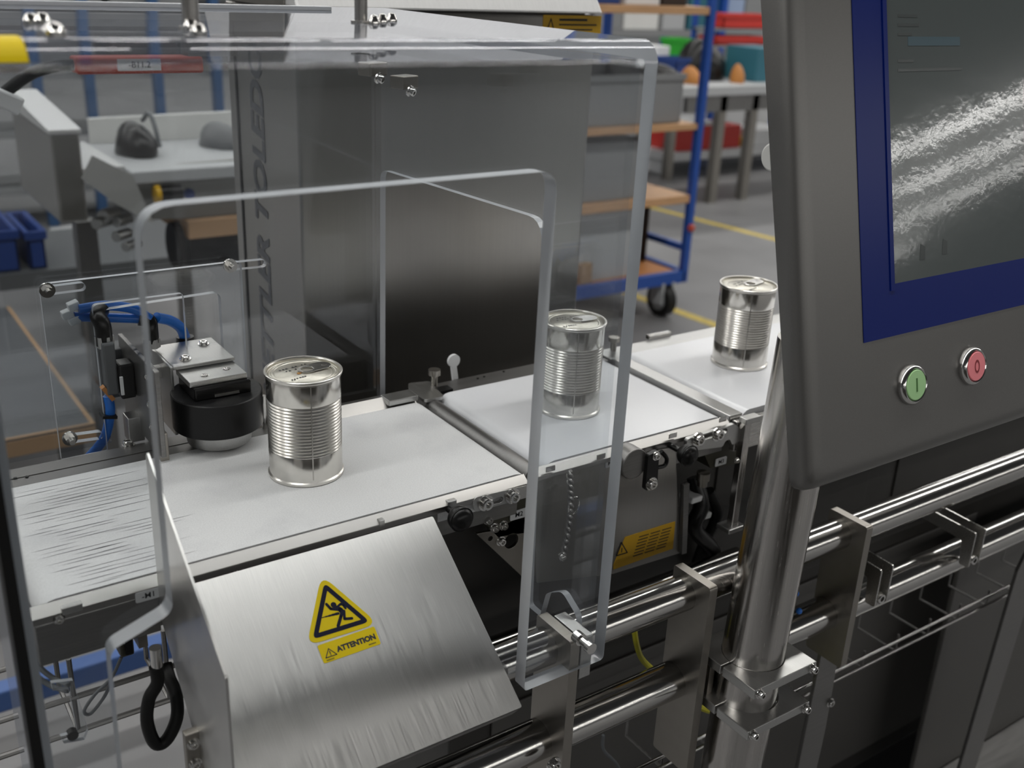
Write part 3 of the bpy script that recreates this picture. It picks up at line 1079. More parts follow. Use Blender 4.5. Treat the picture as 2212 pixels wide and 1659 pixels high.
# ---- dark cabinet under the conveyors
lc = thing('lower_cabinet', (.60, .10, FLOOR), 'dark steel control cabinet standing under the conveyors', 'cabinet')
MB().box(.16, 2.30, -.03, .30, -.84, -.34).build('cabinet_body', 'housing', lc, bevel=.003)
MB().box(.22, .68, -.034, -.03, -.80, -.37).build('cabinet_door', 'door', lc, bevel=.002)
MB().box(.70, 1.24, -.034, -.03, -.80, -.37).build('cabinet_door', 'door', lc, bevel=.002)
for (x, y) in ((.19, -.01), (2.27, -.01), (.19, .27), (2.27, .27)):
    MB().box(x - .02, x + .02, y - .02, y + .02, FLOOR, -.84).build('foot', 'rubber', lc)
dh = thing('dark_filler', (1.0, .05, -.33), 'dark box added between the belts and the tube frame in place of deep shade', 'housing')  # added box; its dark colour stands for the shade under the belts
MB().box(.03, 2.3, -.045, .098, -.335, -.062).build('filler_body', 'housing', dh, bevel=.002)
for x in (.55, .95, 1.4):
    MB().box(x, x + .33, -.048, -.045, -.32, -.08).build('filler_panel', 'housing', dh, bevel=.001)
# earth leads and thin hose between the tubes
def lead(name, pts, r, m, label, cat='cable', n=8):
    return tag(MB().sweep(curve3(pts, 6), r, n).build(name, m, smooth=True), label, cat)


lead('earth_lead', [U(1368, 1345, 'y', -.14), U(1376, 1395, 'y', -.14), U(1392, 1430, 'y', -.13), U(1440, 1470, 'y', -.12)], .0035, 'gy', 'green and yellow earth lead dropping behind the lower frame tube')
lead('earth_lead', [U(1470, 1512, 'y', -.17), U(1495, 1520, 'y', -.17), U(1535, 1536, 'y', -.17), U(1590, 1545, 'y', -.15)], .004, 'gy', 'green and yellow earth lead beside the foot of the terminal pole')
lead('thin_wire', [U(1303, 1588, 'y', -.16), U(1304, 1620, 'y', -.16), U(1330, 1648, 'y', -.16), U(1345, 1675, 'y', -.16)], .002, 'cable', 'thin bent wire hanging below the lower frame tube', 'wire')
lead('cable_loom', [U(1500, 1030, 'y', -.075), U(1515, 1090, 'y', -.09), U(1500, 1140, 'y', -.09), U(1540, 1190, 'y', -.08), U(1560, 1260, 'y', -.065)], .010, 'black', 'thick black cable dropping from the drive of the middle conveyor', n=12)
lead('cable_loom', [U(1532, 1060, 'y', -.058), U(1550, 1110, 'y', -.060), U(1520, 1175, 'y', -.058), U(1500, 1230, 'y', -.058)], .007, 'rubber', 'thinner black cable looped behind the thick one under the middle conveyor', n=12)
for i, (q, lb) in enumerate((((1492, 1072), 'pale cable tie on the upper bend of the black drive cable'), ((1512, 1108), 'pale cable tie on the lower bend of the black drive cable'))):
    p = U(*q, 'y', -.085)
    tag(MB().obox(p, (1, 0, 0), (0, 1, 0), (.2, 0, 1), .009, .012, .004).build('cable_tie', 'white', bevel=.002), lb, 'cable tie')
p = U(1520, 1140, 'y', .02)

# ================================================================== TWISTED CORD hanging from the weighing conveyor
a, b = U(1230, 1018, 'y', -.130), U(1214, 1203, 'y', -.130)
cw = thing('hanging_rope', (b.x, -.130, b.z), 'twisted grey steel rope with a wire ring hanging behind the clear guard leg', 'rope')
for ph in (0, PI):
    path = []
    for k in range(121):
        t = k / 120
        c = a.lerp(b, t) + V((.006 * math.sin(t * 3), 0, 0))
        path.append(c + V((math.cos(t * 44 + ph), math.sin(t * 44 + ph), 0)) * .0021)
    MB().sweep(path, .0018, 8).build('strand', 'rail', cw, smooth=True)
rc = U(1240, 1092, 'y', -.131)
MB().sweep([rc + V((.007 * math.cos(2 * PI * k / 20), 0, .010 * math.sin(2 * PI * k / 20))) for k in range(20)], .0010, 6, closed=True).build('wire_ring', 'chrome', cw, smooth=True)
MB().sphere(b, .005, 14).build('end_ferrule', 'steel', cw, smooth=True)

# ================================================================== OPERATOR TERMINAL
p0 = U(1770, 1055, 'y', -.36)
TA = math.radians(14)
hf = Fr(p0, (1, 0, 0), (0, math.sin(TA), math.cos(TA)), (0, -math.cos(TA), math.sin(TA)))
ot = thing('operator_terminal', (.62, -.29, FLOOR), 'grey steel operator terminal with blue framed screen on a thick steel pole', 'control panel')
HW, HH = .60, .60


def ring_h(ins, h, bot=0.0):
    P = rounded([(-.014 + ins, -.004 + ins), (HW - ins, -.004 + ins), (HW - ins, HH - ins), (-.006 + ins, HH - ins)], .014, 5)
    return P, h


mb = MB()
rings = []
for ins, h in ((.017, 0), (.0105, -.0008), (.0055, -.0035), (.002, -.008), (0, -.015)):
    P, _ = ring_h(ins, h)
    rings.append([hf.p(a, b, h) for a, b in P])
P, _ = ring_h(0, 0)
rings.append([hf.p(a, b, -(.022 + .026 * max(0, b))) for a, b in P])
P, _ = ring_h(.012, 0)
rings.append([hf.p(a, b, -(.026 + .026 * max(0, b))) for a, b in P])
mb.loft(rings)
mb.build('housing', 'hmi', ot, smooth=True)
BA, BB = hf.px(1865, 741)
SA, SB = hf.px(1930, 613)
MB().plate(hf, [(BA, BB), (HW - .07, BB), (HW - .07, .55), (BA, .55)], .0006, [[(SA, SB), (HW - .118, SB), (HW - .118, .50), (SA, .50)]], h0=.0002).build('blue_bezel', 'blue', ot)
MB().plate(hf, [(SA - .006, SB - .006), (SA - .0003, SB - .006), (SA - .0003, .506), (SA - .006, .506)], .0010, h0=.0009).build('film_edge', 'blue', ot)
MB().plate(hf, [(SA, SB), (HW - .118, SB), (HW - .118, .50), (SA, .50)], .0004, h0=.0002).build('screen', 'screen', ot)
M['ui_dark'] = principled('screen_text', (0.075, 0.085, 0.085), 0.2)
M['ui_blue'] = principled('screen_blue_field', (0.07, 0.115, 0.14), 0.2)
for (x, y, w) in ((1938, 34, 42), (1938, 54, 45), (1938, 74, 30), (1938, 132, 34), (1938, 152, 138)):
    q0, q1 = hf.px(x, y), hf.px(x + w, y - .02 * w)
    MB().plate(hf, [(q0[0], q0[1] - .0012), (q1[0], q0[1] - .0012), (q1[0], q0[1] + .0012), (q0[0], q0[1] + .0012)], .0001, h0=.0007).build('screen_text', 'ui_dark', ot)
for (x, y) in ((1988, 548), (2036, 536)):
    q0 = hf.px(x, y)
    MB().plate(hf, [(q0[0] - .002, q0[1] - .006), (q0[0] + .006, q0[1] - .006), (q0[0] + .007, q0[1] + .006), (q0[0], q0[1] + .009)], .0001, h0=.0007).build('screen_icon', 'ui_dark', ot)
q0, q1 = hf.px(1960, 99), hf.px(2072, 84)
MB().plate(hf, [(q0[0], q0[1]), (q1[0], q0[1]), (q1[0], q0[1] + .008), (q0[0], q0[1] + .008)], .0001, h0=.0007).build('screen_field', 'ui_blue', ot)
for (q, mc, mi, sy) in (((1966, 830), 'green_lamp', 'greenink', 'I'), ((2096, 790), 'red_lamp', 'redink', 'O')):
    ba, bb = hf.px(*q)
    c = hf.p(ba, bb)
    bt = MB().lathe([(.0198, -.001), (.0198, .0035), (.0180, .0065), (.0165, .0072), (.0156, .0066), (.0152, .003)], c, 40, axis=hf.n).build('button_ring', 'chrome', ot, smooth=True)
    cp = MB().lathe([(.0150, .001), (.0149, .0068), (.0142, .0074), (.00001, .0076)], c, 36, axis=hf.n).build('button_cap', mc, bt, smooth=True)
    cp['label'] = ('green' if sy == 'I' else 'red') + ' push button cap marked ' + sy
    f5 = Fr(c, hf.u, hf.v, hf.n)
    if sy == 'I':
        MB().plate(f5, [(-.0010, -.0066), (.0010, -.0066), (.0010, .0066), (-.0010, .0066)], .0002, h0=.0076).build('button_mark', mi, ot)
    else:
        el = lambda k: [(k * .6 * math.cos(2 * PI * i / 28), k * math.sin(2 * PI * i / 28)) for i in range(28)]
        MB().plate(f5, el(.0068), .0002, [el(.0046)], h0=.0076).build('button_mark', mi, ot)
MB().cyl((PX - .036, PY, FLOOR + .02), (PX + .017, PY, .16), PR, n=56).build('pole', 'pole', ot, smooth=True)
p = U(1666, 340, 'x', .352)
MB().cyl(p, p + V((.012, 0, 0)), .013, n=28).build('side_knob', 'offwhite', ot, smooth=True, bevel=.002)
MB().box(PX + .01, PX + .06, PY - .05, PY, .075, .13).build('mount_arm', 'steel_dark', ot)
MB().cyl((PX - .037, PY, FLOOR), (PX - .037, PY, FLOOR + .02), .09, n=40).build('pole_foot', 'steel_dark', ot, smooth=True)

# ================================================================== CLEAR GUARD COVER
FY, TH = -.262, .015
XR, XL = .187, -.311
ZT, RB = .4345, .019
gd = thing('clear_cover', (-.06, -.05, -.134), 'clear acrylic guard cover bent over the conveyors with a large cut-out front', 'guard cover')
mb = MB()
f = XZ(FY + TH)
out = rounded([(XR, ZT - RB), (XR, -.134), (.0935, -.134), (.0965, .3415), (-.213, .3395), (-.2138, .058), (-.2575, .042),
               (-.262, -.30), (XL + .004, -.30), (XL, ZT - RB)],
              [0, .006, .004, .016, .022, .012, .010, .004, .004, 0])
mb.plate(f, out, TH, m=0, me=1)
# drop the hidden edge face at the top (sheet runs on into the bend)
mb.f = [(fc, k) for fc, k in mb.f if not (k == 1 and all(abs(mb.v[i].z - (ZT - RB)) < 1e-6 for i in fc))]
NB = 10
YB = .185


def arc_pt(t, r):
    c = V((0, FY + RB, ZT - RB))
    return (c.y - r * math.cos(t), c.z + r * math.sin(t))


outer = [arc_pt(PI / 2 * k / NB, RB) for k in range(NB + 1)] + [(YB, ZT)]
inner = [arc_pt(PI / 2 * k / NB, RB - TH) for k in range(NB + 1)] + [(YB, ZT - TH)]
for side in (outer, inner):
    for (p, q) in zip(side, side[1:]):
        mb.poly([(XL, *p), (XR, *p), (XR, *q), (XL, *q)], 0)
for x in (XL, XR):
    for k in range(NB + 1):
        mb.poly([(x, *outer[k]), (x, *outer[k + 1]), (x, *inner[k + 1]), (x, *inner[k])], 1)
mb.poly([(XL, *outer[-1]), (XR, *outer[-1]), (XR, *inner[-1]), (XL, *inner[-1])], 1)
# weld so the bend shades as one sheet
keys, remap = {}, []
for p in mb.v:
    k = (round(p.x, 5), round(p.y, 5), round(p.z, 5))
    remap.append(keys.setdefault(k, len(keys)))
mb.v = [V(k) for k in keys]
mb.f = [([remap[i] for i in fc], k) for fc, k in mb.f]
mb.build('bent_sheet', ['acrylic', 'edge'], gd, smooth=True)
# end panel across the belts, with product opening
f = YZ(XR - .011)
ep = [(-.2465, ZT - .020), (-.2465, -.134), (-.232, -.134), (-.230, -.100), (-.205, -.086), (-.180, -.102), (-.172, -.134), (-.150, -.134),
      (-.139, .2705), (.1745, .262), (.1765, -.03), (.185, -.03), (.185, ZT - TH - .0005), (-.240, ZT - TH - .0005)]
MB().plate(f, rounded(ep, [.004, .003, .002, .012, .012, .012, .002, .006, .022, .014, .002, .002, 0, .004]), .007, m=0, me=1, clear=lambda a, b: a > .184 or b > .41 or a < -.240).build('end_panel', ['acrylic', 'edge'], gd)
f = YZ(XL + .001)
ep2 = [(-.2465, ZT - .020), (-.2465, -.20), (-.150, -.20), (-.139, .27), (.1745, .262), (.1765, -.03), (.185, -.03), (.185, ZT - TH - .0005), (-.240, ZT - TH - .0005)]
MB().plate(f, rounded(ep2, [.004, .003, .004, .02, .014, .002, .002, 0, .004]), .010, m=0, me=1, clear=lambda a, b: a > .184 or b > .41).build('end_panel', ['acrylic', 'edge'], gd)
MB().box(XL - .0035, XL + .0035, FY - .003, FY + TH + .001, -.30, ZT - RB).build('edge_gasket', 'rubber', gd)
# rear wall with an opening for the roller head and three adjusting slots
f = XZ(.193)
n0 = f.px(206, 668)
n1 = f.px(470, 622)
sl = [slot2(*f.px(100, 625), *f.px(172, 616), .0042), slot2(*f.px(494, 573), *f.px(562, 566), .0042), slot2(*f.px(152, 944), *f.px(210, 936), .0042)]
rw = [(XL, ZT - TH - .0005), (XL, -.012), (n0[0], -.012), (n0[0], n0[1]), (n1[0], n0[1] + .003), (n1[0], -.012), (XR - .012, -.012), (XR - .012, ZT - TH - .0005)]
MB().plate(f, rounded(rw, [0, .002, .002, .008, .008, .002, .002, 0]), .008, sl, m=0, me=1, clear=lambda a, b: a > XR - .013 or b > .41 or b < -.005).build('rear_panel', ['acrylic', 'edge'], gd)
f = XZ(.1845)
k0, k1, k2 = f.px(82, 612), f.px(517, 557), f.px(130, 992)
m0, m1 = f.px(196, 656), f.px(392, 627)
sp = [(k0[0], k2[1]), (k0[0], k0[1]), (k1[0], k0[1]), (k1[0], .02), (m1[0], .02), (m1[0], m0[1]), (m0[0], m0[1]), (m0[0], k2[1])]
spo = MB().plate(f, rounded(sp, [.002, .008, .006, .003, .002, .004, .006, .002]), .006, m=0, me=1).build('sensor_panel', ['acrylic', 'edge'], gd)
for q in ((101, 626), (496, 573), (150, 946)):
    p = U(*q, 'y', .1785)
    s = MB()
    s.cyl(p, p - V((0, .003, 0)), .0075, n=20)
    s.cyl(p - V((0, .003, 0)), p - V((0, .009, 0)), .0052, n=6)
    s.cyl(p - V((0, .009, 0)), p - V((0, .014, 0)), .003, n=12)
    s.build('clamp_screw', 'chrome', spo, smooth=True)
MB().box(XL + .01, .085, .100, .112, ZT, ZT + .004).build('hinge_strip', ['edge'], gd, bevel=.0008)
# posts and screws on the top sheet
for (px, py, fl_) in ((414, 64, 1), (780, 50, 1)):
    p = U(px, py, 'z', ZT)
    MB().cyl((p.x, p.y, ZT), (p.x, p.y, .75), .0052 if px > 500 else .0055, n=24).build('support_rod', 'pole', gd, smooth=True)
    MB().cyl((p.x, p.y, ZT), (p.x, p.y, ZT + .002), .0082, n=24).build('rod_flange', 'steel', gd, smooth=True)
for (px, py, s) in ((66, 43, 1), (92, 42, 1), (118, 66, 1.2), (133, 69, 1.2), (412, 55, 1), (428, 66, 1), (808, 44, .9), (826, 41, .9), (846, 39, .9)):
    p = U(px, py, 'z', ZT + .003)
    p.z = ZT
    if not (-.24 < p.y < .18):
        p = V((p.x, -.225, ZT))
    o = MB()
    o.lathe([(.0052 * s, 0), (.0052 * s, .003), (.0040 * s, .0045), (.0034 * s, .0065), (.00001, .0075)], p, 18)
    o.build('cover_screw', 'chrome', gd, smooth=True)
for q in ((805, 158), (873, 186)):
    p = U(*q, 'y', .02)
    MB().obox(p + V((0, 0, .004)), (1, .4, 0), (-.4, 1, 0), (0, 0, 1), .012, .008, .006).build('hinge_block', 'plate', gd, bevel=.001)
    screw(p + V((0, -.01, -.003)), (.4, -.7, -.3), .004, .006, gd)
lab = [arc_pt(PI / 2 * k / 8, RB + .0004) for k in range(2, 9)] + [(FY + RB + .010, ZT + .0004)]
mb = MB()
for (p_, q_) in zip(lab, lab[1:]):
    mb.poly([(-.305, *p_), (-.263, *p_), (-.263, *q_), (-.305, *q_)])
mb.build('caution_label', 'yellow', gd, smooth=True)
# socket screw fixing the guard leg to the clamp
p = U(1250, 1378, 'y', FY)
s = MB()
s.cyl(p + V((0, .004, 0)), p - V((0, .004, 0)), .0062, n=20)
s.cyl(p - V((0, .004, 0)), p - V((0, .014, 0)), .0042, n=16)
s.cyl(p - V((0, .014, 0)), p - V((0, .020, 0)), .0056, n=20)
s.build('leg_screw', 'chrome', gd, smooth=True)

# red safety switch under the lid
a, b = U(165, 143, 'y', 0), U(440, 139, 'y', 0)
sw = thing('safety_switch', ((a.x + b.x) / 2, 0, a.z - .006), 'red bar-shaped safety switch with a white label under the cover lid', 'switch')
MB().box(a.x, b.x, 0, .022, a.z - .0065, a.z + .0065).build('switch_body', 'redp', sw, bevel=.002)
c = U(301, 140, 'y', -.0005)
MB().box(c.x - .017, c.x + .017, -.0012, 0, c.z - .0045, c.z + .0045).build('switch_label', 'labelwhite', sw)
text('lettering', '-B11.2', .0068, XZ(-.0012), c.x, c.z, .0003, 'ink', sw)
MB().box(b.x - .012, b.x + .03, .002, .020, a.z + .0065, ZT - TH - .001).build('mounting_block', 'steel_dark', sw)
MB().sweep(curve3([a + V((0, .01, 0)), U(120, 143, 'y', .01), U(70, 158, 'y', .01), U(20, 192, 'y', .01), U(-30, 240, 'y', .02)], 6), .0046, 12).build('switch_cable', 'rubber', sw, smooth=True)
p = U(8, 215, 'y', .012)
MB().obox(p, (1, 0, -.5), (0, 1, 0), (.5, 0, 1), .012, .010, .007).build('cable_plug', 'white', sw, bevel=.002)

# ================================================================== BLACK ROLLER HEAD behind the felt belt
RX, RY = -.0495, .1115
rh = thing('roller_head', (RX, RY, .0003), 'thick black ring roller under a bent steel bracket next to the nearest can', 'roller')
MB().lathe([(.020, .058), (.0455, .058), (.0465, .057), (.0465, .0215), (.0455, .0205), (.020, .0205)], (RX, RY, 0), 72).build('ring', 'ringblack', rh, smooth=True)
MB().lathe([(.00001, .0004), (.029, .0004), (.033, .003), (.0355, .0205), (.00001, .0205)], (RX, RY, 0), 56).build('base_disc', 'alu', rh, smooth=True)
MB().box(RX - .030, RX + .030, RY - .022, RY + .03, .0575, .0715).build('black_block', 'black', rh, bevel=.002)
MB().box(RX - .010, RX + .016, RY - .0235, RY - .0215, .060, .063).build('slot_bar', 'chrome', rh)
MB().box(-.0820, -.0215, .0955, .1395, .0715, .0775).build('front_plate', 'alu', rh, bevel=.0007)
MB().box(-.0865, -.0205, .1325, .2050, .079, .0825).build('top_plate', 'alu', rh, bevel=.0007)
MB().box(-.0895, -.0865, .1325, .2050, .006, .0825).build('cheek', 'alu', rh, bevel=.0006)
for (x, y, z) in ((-.068, .150, .0825), (-.036, .186, .0825), (-.062, .108, .0775), (-.036, .116, .0775)):
    screw((x, y, z), (0, 0, 1), .0045 if y > .14 else .0035, .004 if y > .14 else .0012, rh)
# clamp stand and its valves
MB().box(-.1185, -.1135, .085, .215, .006, .099).build('stand_plate', 'steel_dark', rh, bevel=.001)
MB().box(-.1125, -.1095, .100, .160, .000, .094).build('stand_plate', 'alu', rh, bevel=.001)
MB().box(-.1185, -.0865, .165, .175, .060, .072).build('cross_bar', 'alu', rh)
for z in (.085, .055, .030):
    screw((-.119, .112, z), (-1, 0, 0), .003, .002, rh)
MB().box(-.1185, -.1095, .090, .115, -.0025, .030).build('foot_block', 'plate', rh, bevel=.001)
MB().box(-.134, -.112, .205, .235, .030, .085).build('valve_body', 'greyplastic', rh, bevel=.002)
vb = MB().box(-.134, -.119, .158, .180, .046, .084).build('valve_cover', 'black', rh, bevel=.002)
MB().box(-.1465, -.134, .165, .19, .05, .107).build('valve_body', 'greyplastic', rh, bevel=.002)
MB().box(-.1345, -.1315, .156, .1585, .052, .072).build('valve_mark', 'white', rh)
e1 = U(222, 705, 'y', .178)
MB().sweep(curve3([e1 + V((0, 0, -.02)), e1, e1 + V((-.002, .006, .009)), e1 + V((.004, .018, .012))], 6), .0085, 16).build('elbow_fitting', 'black', rh, smooth=True)
e2 = U(326, 712, 'y', .19)
MB().sweep(curve3([e2 + V((0, 0, -.014)), e2, e2 + V((.0, .004, .009)), e2 + V((-.010, .006, .012))], 6), .0075, 16).build('elbow_fitting', 'black', rh, smooth=True)
MB().cyl(e1 + V((0, 0, -.022)), e1 + V((0, 0, -.010)), .0095, n=6).build('fitting_nut', 'alu', rh, smooth=True)
MB().cyl(e2 + V((0, 0, -.020)), e2 + V((0, 0, -.010)), .0085, n=6).build('fitting_nut', 'alu', rh, smooth=True)
hz = lambda pts: curve3([U(a, b, 'y', c) for a, b, c in pts], 8)
MB().sweep(hz([(170, 668, .20), (230, 660, .20), (290, 668, .197), (325, 690, .192)]), .0052, 14).build('air_hose', 'hose', rh, smooth=True)
MB().sweep(hz([(160, 684, .205), (230, 686, .205), (285, 688, .20), (322, 690, .195)]), .0050, 14).build('air_hose', 'hose', rh, smooth=True)
MB().sweep(hz([(338, 686, .195), (368, 693, .205), (390, 708, .215), (400, 730, .223)]), .0058, 14).build('air_hose', 'hose', rh, smooth=True)
MB().sweep(hz([(233, 855, .18), (238, 890, .18), (226, 945, .19), (190, 990, .20), (165, 1010, .21)]), .0052, 14).build('air_hose', 'hose', rh, smooth=True)
p = U(400, 734, 'y', .223)
MB().cyl(p + V((0, 0, -.012)), p + V((0, 0, .004)), .011, .0095, n=24).build('hose_boot', 'black', rh, smooth=True)
p = U(234, 897, 'y', .18)
MB().obox(p, (1, 0, -.2), (0, 1, 0), (.2, 0, 1), .0075, .0075, .0016).build('hose_tie', 'black', rh)
for q in ((158, 660), (145, 678), (160, 690)):
    p = U(*q, 'y', .205)
    MB().obox(p, (1, .3, .2), (0, 1, 0), (-.2, 0, 1), .006, .006, .004).build('hose_plug', 'white', rh, bevel=.001)
c = U(222, 835, 'y', .17)
MB().obox(c + V((.004, 0, -.008)), (.6, 0, -1), (0, 1, 0), (1, 0, .6), .009, .004, .0022).build('orange_strip', 'orange', rh)
p = U(290, 930, 'y', .165)
MB().box(p.x - .008, p.x + .008, .155, .175, -.003, .025).build('mount_block', 'alu', rh, bevel=.001)
screw((p.x - .011, .150, -.003), (0, 0, 1), .005, .006, rh)
# small sensor eye between roller and can
p = U(569, 862, 'y', .125)
tag(MB().cyl(p + V((0, 0, -.05)), p + V((0, 0, .004)), .003, n=14).build('guide_pin', 'chrome', smooth=True), 'slim bright pin standing between the black roller and the nearest can', 'pin')

# ================================================================== STEEL CABINET behind the belts
CX0, CX1, CY0, CY1 = .1515, .612, .345, .58
kb = thing('steel_cabinet', (.38, .46, FLOOR), 'tall brushed steel cabinet with lettered side standing behind the belts', 'cabinet')
MB().box(CX0, CX1, CY0, CY1, FLOOR + .08, .423).build('cabinet_body', 'steel_z', kb, bevel=.004, seg=3)
MB().box(CX0 + .02, CX1 - .02, CY0 + .02, CY1 - .02, FLOOR, FLOOR + .08).build('plinth', 'steel_dark', kb)
MB().box(CX0 - .001, CX0 + .004, CY1 - .035, CY1 - .028, FLOOR + .09, .42).build('side_seam', 'rubber', kb)
MB().box(CX0 + .01, CX1 - .012, CY0 + .012, CY1, .423, .440).build('shadow_gap', 'steel_dark', kb)
# pale sloping hood on top
hb = MB()
hx0, hx1 = U(642, 27, 'y', CY0 - .006).x, U(1303, 31, 'y', CY0 - .006).x
hb.hexa([(hx0, CY0 - .006, .4255), (hx1, CY0 - .006, .4255), (hx1, CY1 + .1, .4255), (hx0, CY1 + .1, .4255),
         (hx0 + .015, CY0 + .10, .60), (hx1 - .02, CY0 + .10, .60), (hx1 - .02, CY1 + .1, .60), (hx0 + .015, CY1 + .1, .60)])
hb.build('hood', 'hoodwhite', kb, bevel=.003)
MB().box(CX0 + .001, hx0 - .002, CY0 + .03, CY1 - .02, .424, .60).build('rear_riser', 'plate', kb)
f = XZ(CY0)
q0, q1 = f.px(1173, 38), f.px(1297, 66)
lb = MB().plate(f, [(q0[0], .385), (q1[0], .385), (q1[0], .4225), (q0[0], .4225)], .0005).build('warning_label', 'amber', kb)
mb = MB()
w = q1[0] - q0[0]
tr = [(q0[0] + w * .05, .396), (q0[0] + w * .21, .396), (q0[0] + w * .13, .4175)]
mb.stroke(f, tr + [tr[0]], .0018, .0006, .0001)
for k, (n, l) in enumerate(((.27, .75), (.27, .92), (.27, .85), (.27, .8))):
    mb.stroke(f, [(q0[0] + w * n, .4165 - k * .0065), (q0[0] + w * l, .4165 - k * .0065)], .0030 - .0012 * (k > 0), .0006, .0001, cap=False)
mb.build('label_print', 'ink', lb)
M['letter'] = principled('side_lettering', (0.06, 0.063, 0.072), 0.4)
LZ = .123
lf = Fr((CX0, 0, 0), (0, 0, 1), (0, 1, 0), (-1, 0, 0))
text('lettering', 'METTLER TOLEDO', .0605, lf, LZ, CY0 + .130, .0006, 'letter', kb, bold=.032, shear=.2)

# ================================================================== LOW LEFT: cables and clear brackets under the infeed belt
t = thing('cable_hook', (-.24, -.15, -.13), 'clear plastic hook bracket with a round hole under the infeed belt', 'bracket')
f = XZ(-.13)
g = [f.px(*q) for q in ((108, 1470), (155, 1464), (188, 1572), (180, 1592), (136, 1600), (128, 1585), (165, 1575), (146, 1482), (112, 1486))]
MB().plate(f, g, .004, m=0, me=1).build('hook_plate', ['acrylic', 'edge'], t)
p = U(158, 1590, 'y', -.135)
MB().cyl(p, p + V((0, .006, 0)), .0045, n=16).build('hook_plug', 'rubber', t, smooth=True)
lead('sensor_cable', [U(62, 1398, 'y', -.10), U(85, 1440, 'y', -.11), U(120, 1468, 'y', -.12), U(150, 1480, 'y', -.13)], .0022, 'cable', 'grey sensor cable curving down to the clear hook, upper of two')
lead('sensor_cable', [U(50, 1405, 'y', -.10), U(75, 1455, 'y', -.11), U(112, 1482, 'y', -.12), U(148, 1492, 'y', -.13)], .0022, 'cable', 'grey sensor cable curving down to the clear hook, lower of two')
lead('looped_cable', [U(262, 1420, 'y', -.06), U(240, 1465, 'y', -.06), U(205, 1500, 'y', -.06), U(182, 1535, 'y', -.06), U(195, 1542, 'y', -.06), U(222, 1510, 'y', -.06), U(238, 1480, 'y', -.06)], .0016, 'cable', 'thin dark cable looping below the infeed belt')
tr2 = thing('wire_tray', (-.22, .05, -.25), 'small wire tray of dark rods hanging under the infeed belt', 'cable tray')
for (y, z) in ((.02, -.195), (.10, -.195), (.02, -.235)):
    MB().cyl((-.33, y, z), (.02, y, z), .003, n=8).build('tray_wire', 'steel_dark', tr2, smooth=True)
for x in (-.24, -.15, -.06, .015):
    MB().sweep([(x, .02, -.15), (x, .02, -.235), (x, .10, -.235), (x, .10, -.15)], .0025, 6).build('tray_hoop', 'steel_dark', tr2, smooth=True)
t = thing('sensor_block', (-.185, -.08, -.09), 'small olive photo sensor on a clear bracket below the infeed belt', 'sensor')
f = XZ(-.085)
a, b = f.px(255, 1368), f.px(292, 1414)
MB().box(a[0], b[0], -.085, -.055, b[1], a[1]).build('sensor_body', 'olive', t, bevel=.002)
MB().box(a[0] + .004, a[0] + .010, -.088, -.085, b[1] + .004, a[1] - .004).build('sensor_lens', 'black', t)
MB().box(b[0] + .004, b[0] + .012, -.084, -.060, b[1] + .004, a[1]).build('mount_block', 'plate', t)
hl = [U(336, 1440, 'y', -.14), U(340, 1475, 'y', -.14), U(322, 1510, 'y', -.14), U(318, 1560, 'y', -.14), U(335, 1605, 'y', -.14), U(360, 1598, 'y', -.14), U(382, 1550, 'y', -.14), U(380, 1500, 'y', -.13), U(366, 1465, 'y', -.12), U(358, 1435, 'y', -.11)]
lead('hose_loop', hl, .0055, 'rubber', 'thick black cable hanging in a narrow loop beside the steel cheek plate', n=14)
p = U(338, 1425, 'y', -.14)
tag(MB().cyl(p - V((0, 0, .006)), p + V((0, 0, .012)), .005, n=16).build('cable_connector', 'chrome', smooth=True), 'bright round connector at the top of the black cable loop', 'connector')
p = U(416, 1625, 'y', -.20)
bk = thing('latch_bracket', p, 'small dark hinge bracket under the cheek plate of the sloping guard', 'bracket')
MB().box(p.x - .006, p.x + .008, p.y - .004, p.y + .004, p.z - .02, p.z + .022).build('bracket_plate', 'plate', bk, bevel=.001)
screw(p + V((0, -.004, .012)), (0, -1, 0), .004, .004, bk)
screw(p + V((0, -.004, -.008)), (0, -1, 0), .004, .004, bk)
# blue beam of a trolley low behind the belt
a, b = U(0, 1482, 'y', .9), U(235, 1395, 'y', .9)
tag(MB().box(-1.2, 0.25, .9, .94, -.835, -.79).build('blue_beam', 'beamblue', bevel=.004), 'blue steel beam lying low under the infeed belt', 'beam')
# grey topped table with a plywood edge
c = U(205, 915, 'z', -.55)
lt = thing('low_table', (c.x - .6, c.y + .5, FLOOR), 'low table with dark grey top and brown plywood edge behind the infeed belt', 'table')
MB().box(c.x - 1.3, c.x, c.y, c.y + 1.0, -.555, -.55).build('table_top', 'mat', lt)
MB().box(c.x - 1.3, c.x + .001, c.y - .001, c.y + 1.0, -.595, -.5551).build('plywood_edge', 'carton', lt, bevel=.002)
MB().box(c.x - .009, c.x + .001, c.y, c.y + 1.0, -.5501, -.5492).build('edge_strip', 'carton', lt)
MB().box(c.x - 1.3, c.x - .009, c.y, c.y + .009, -.5501, -.5492).build('edge_strip', 'carton', lt)
for (x, y) in ((c.x - .05, c.y + .05), (c.x - 1.25, c.y + .05), (c.x - .05, c.y + .95), (c.x - 1.25, c.y + .95)):
    MB().box(x - .025, x + .025, y - .025, y + .025, FLOOR, -.595).build('leg', 'steel_dark', lt)

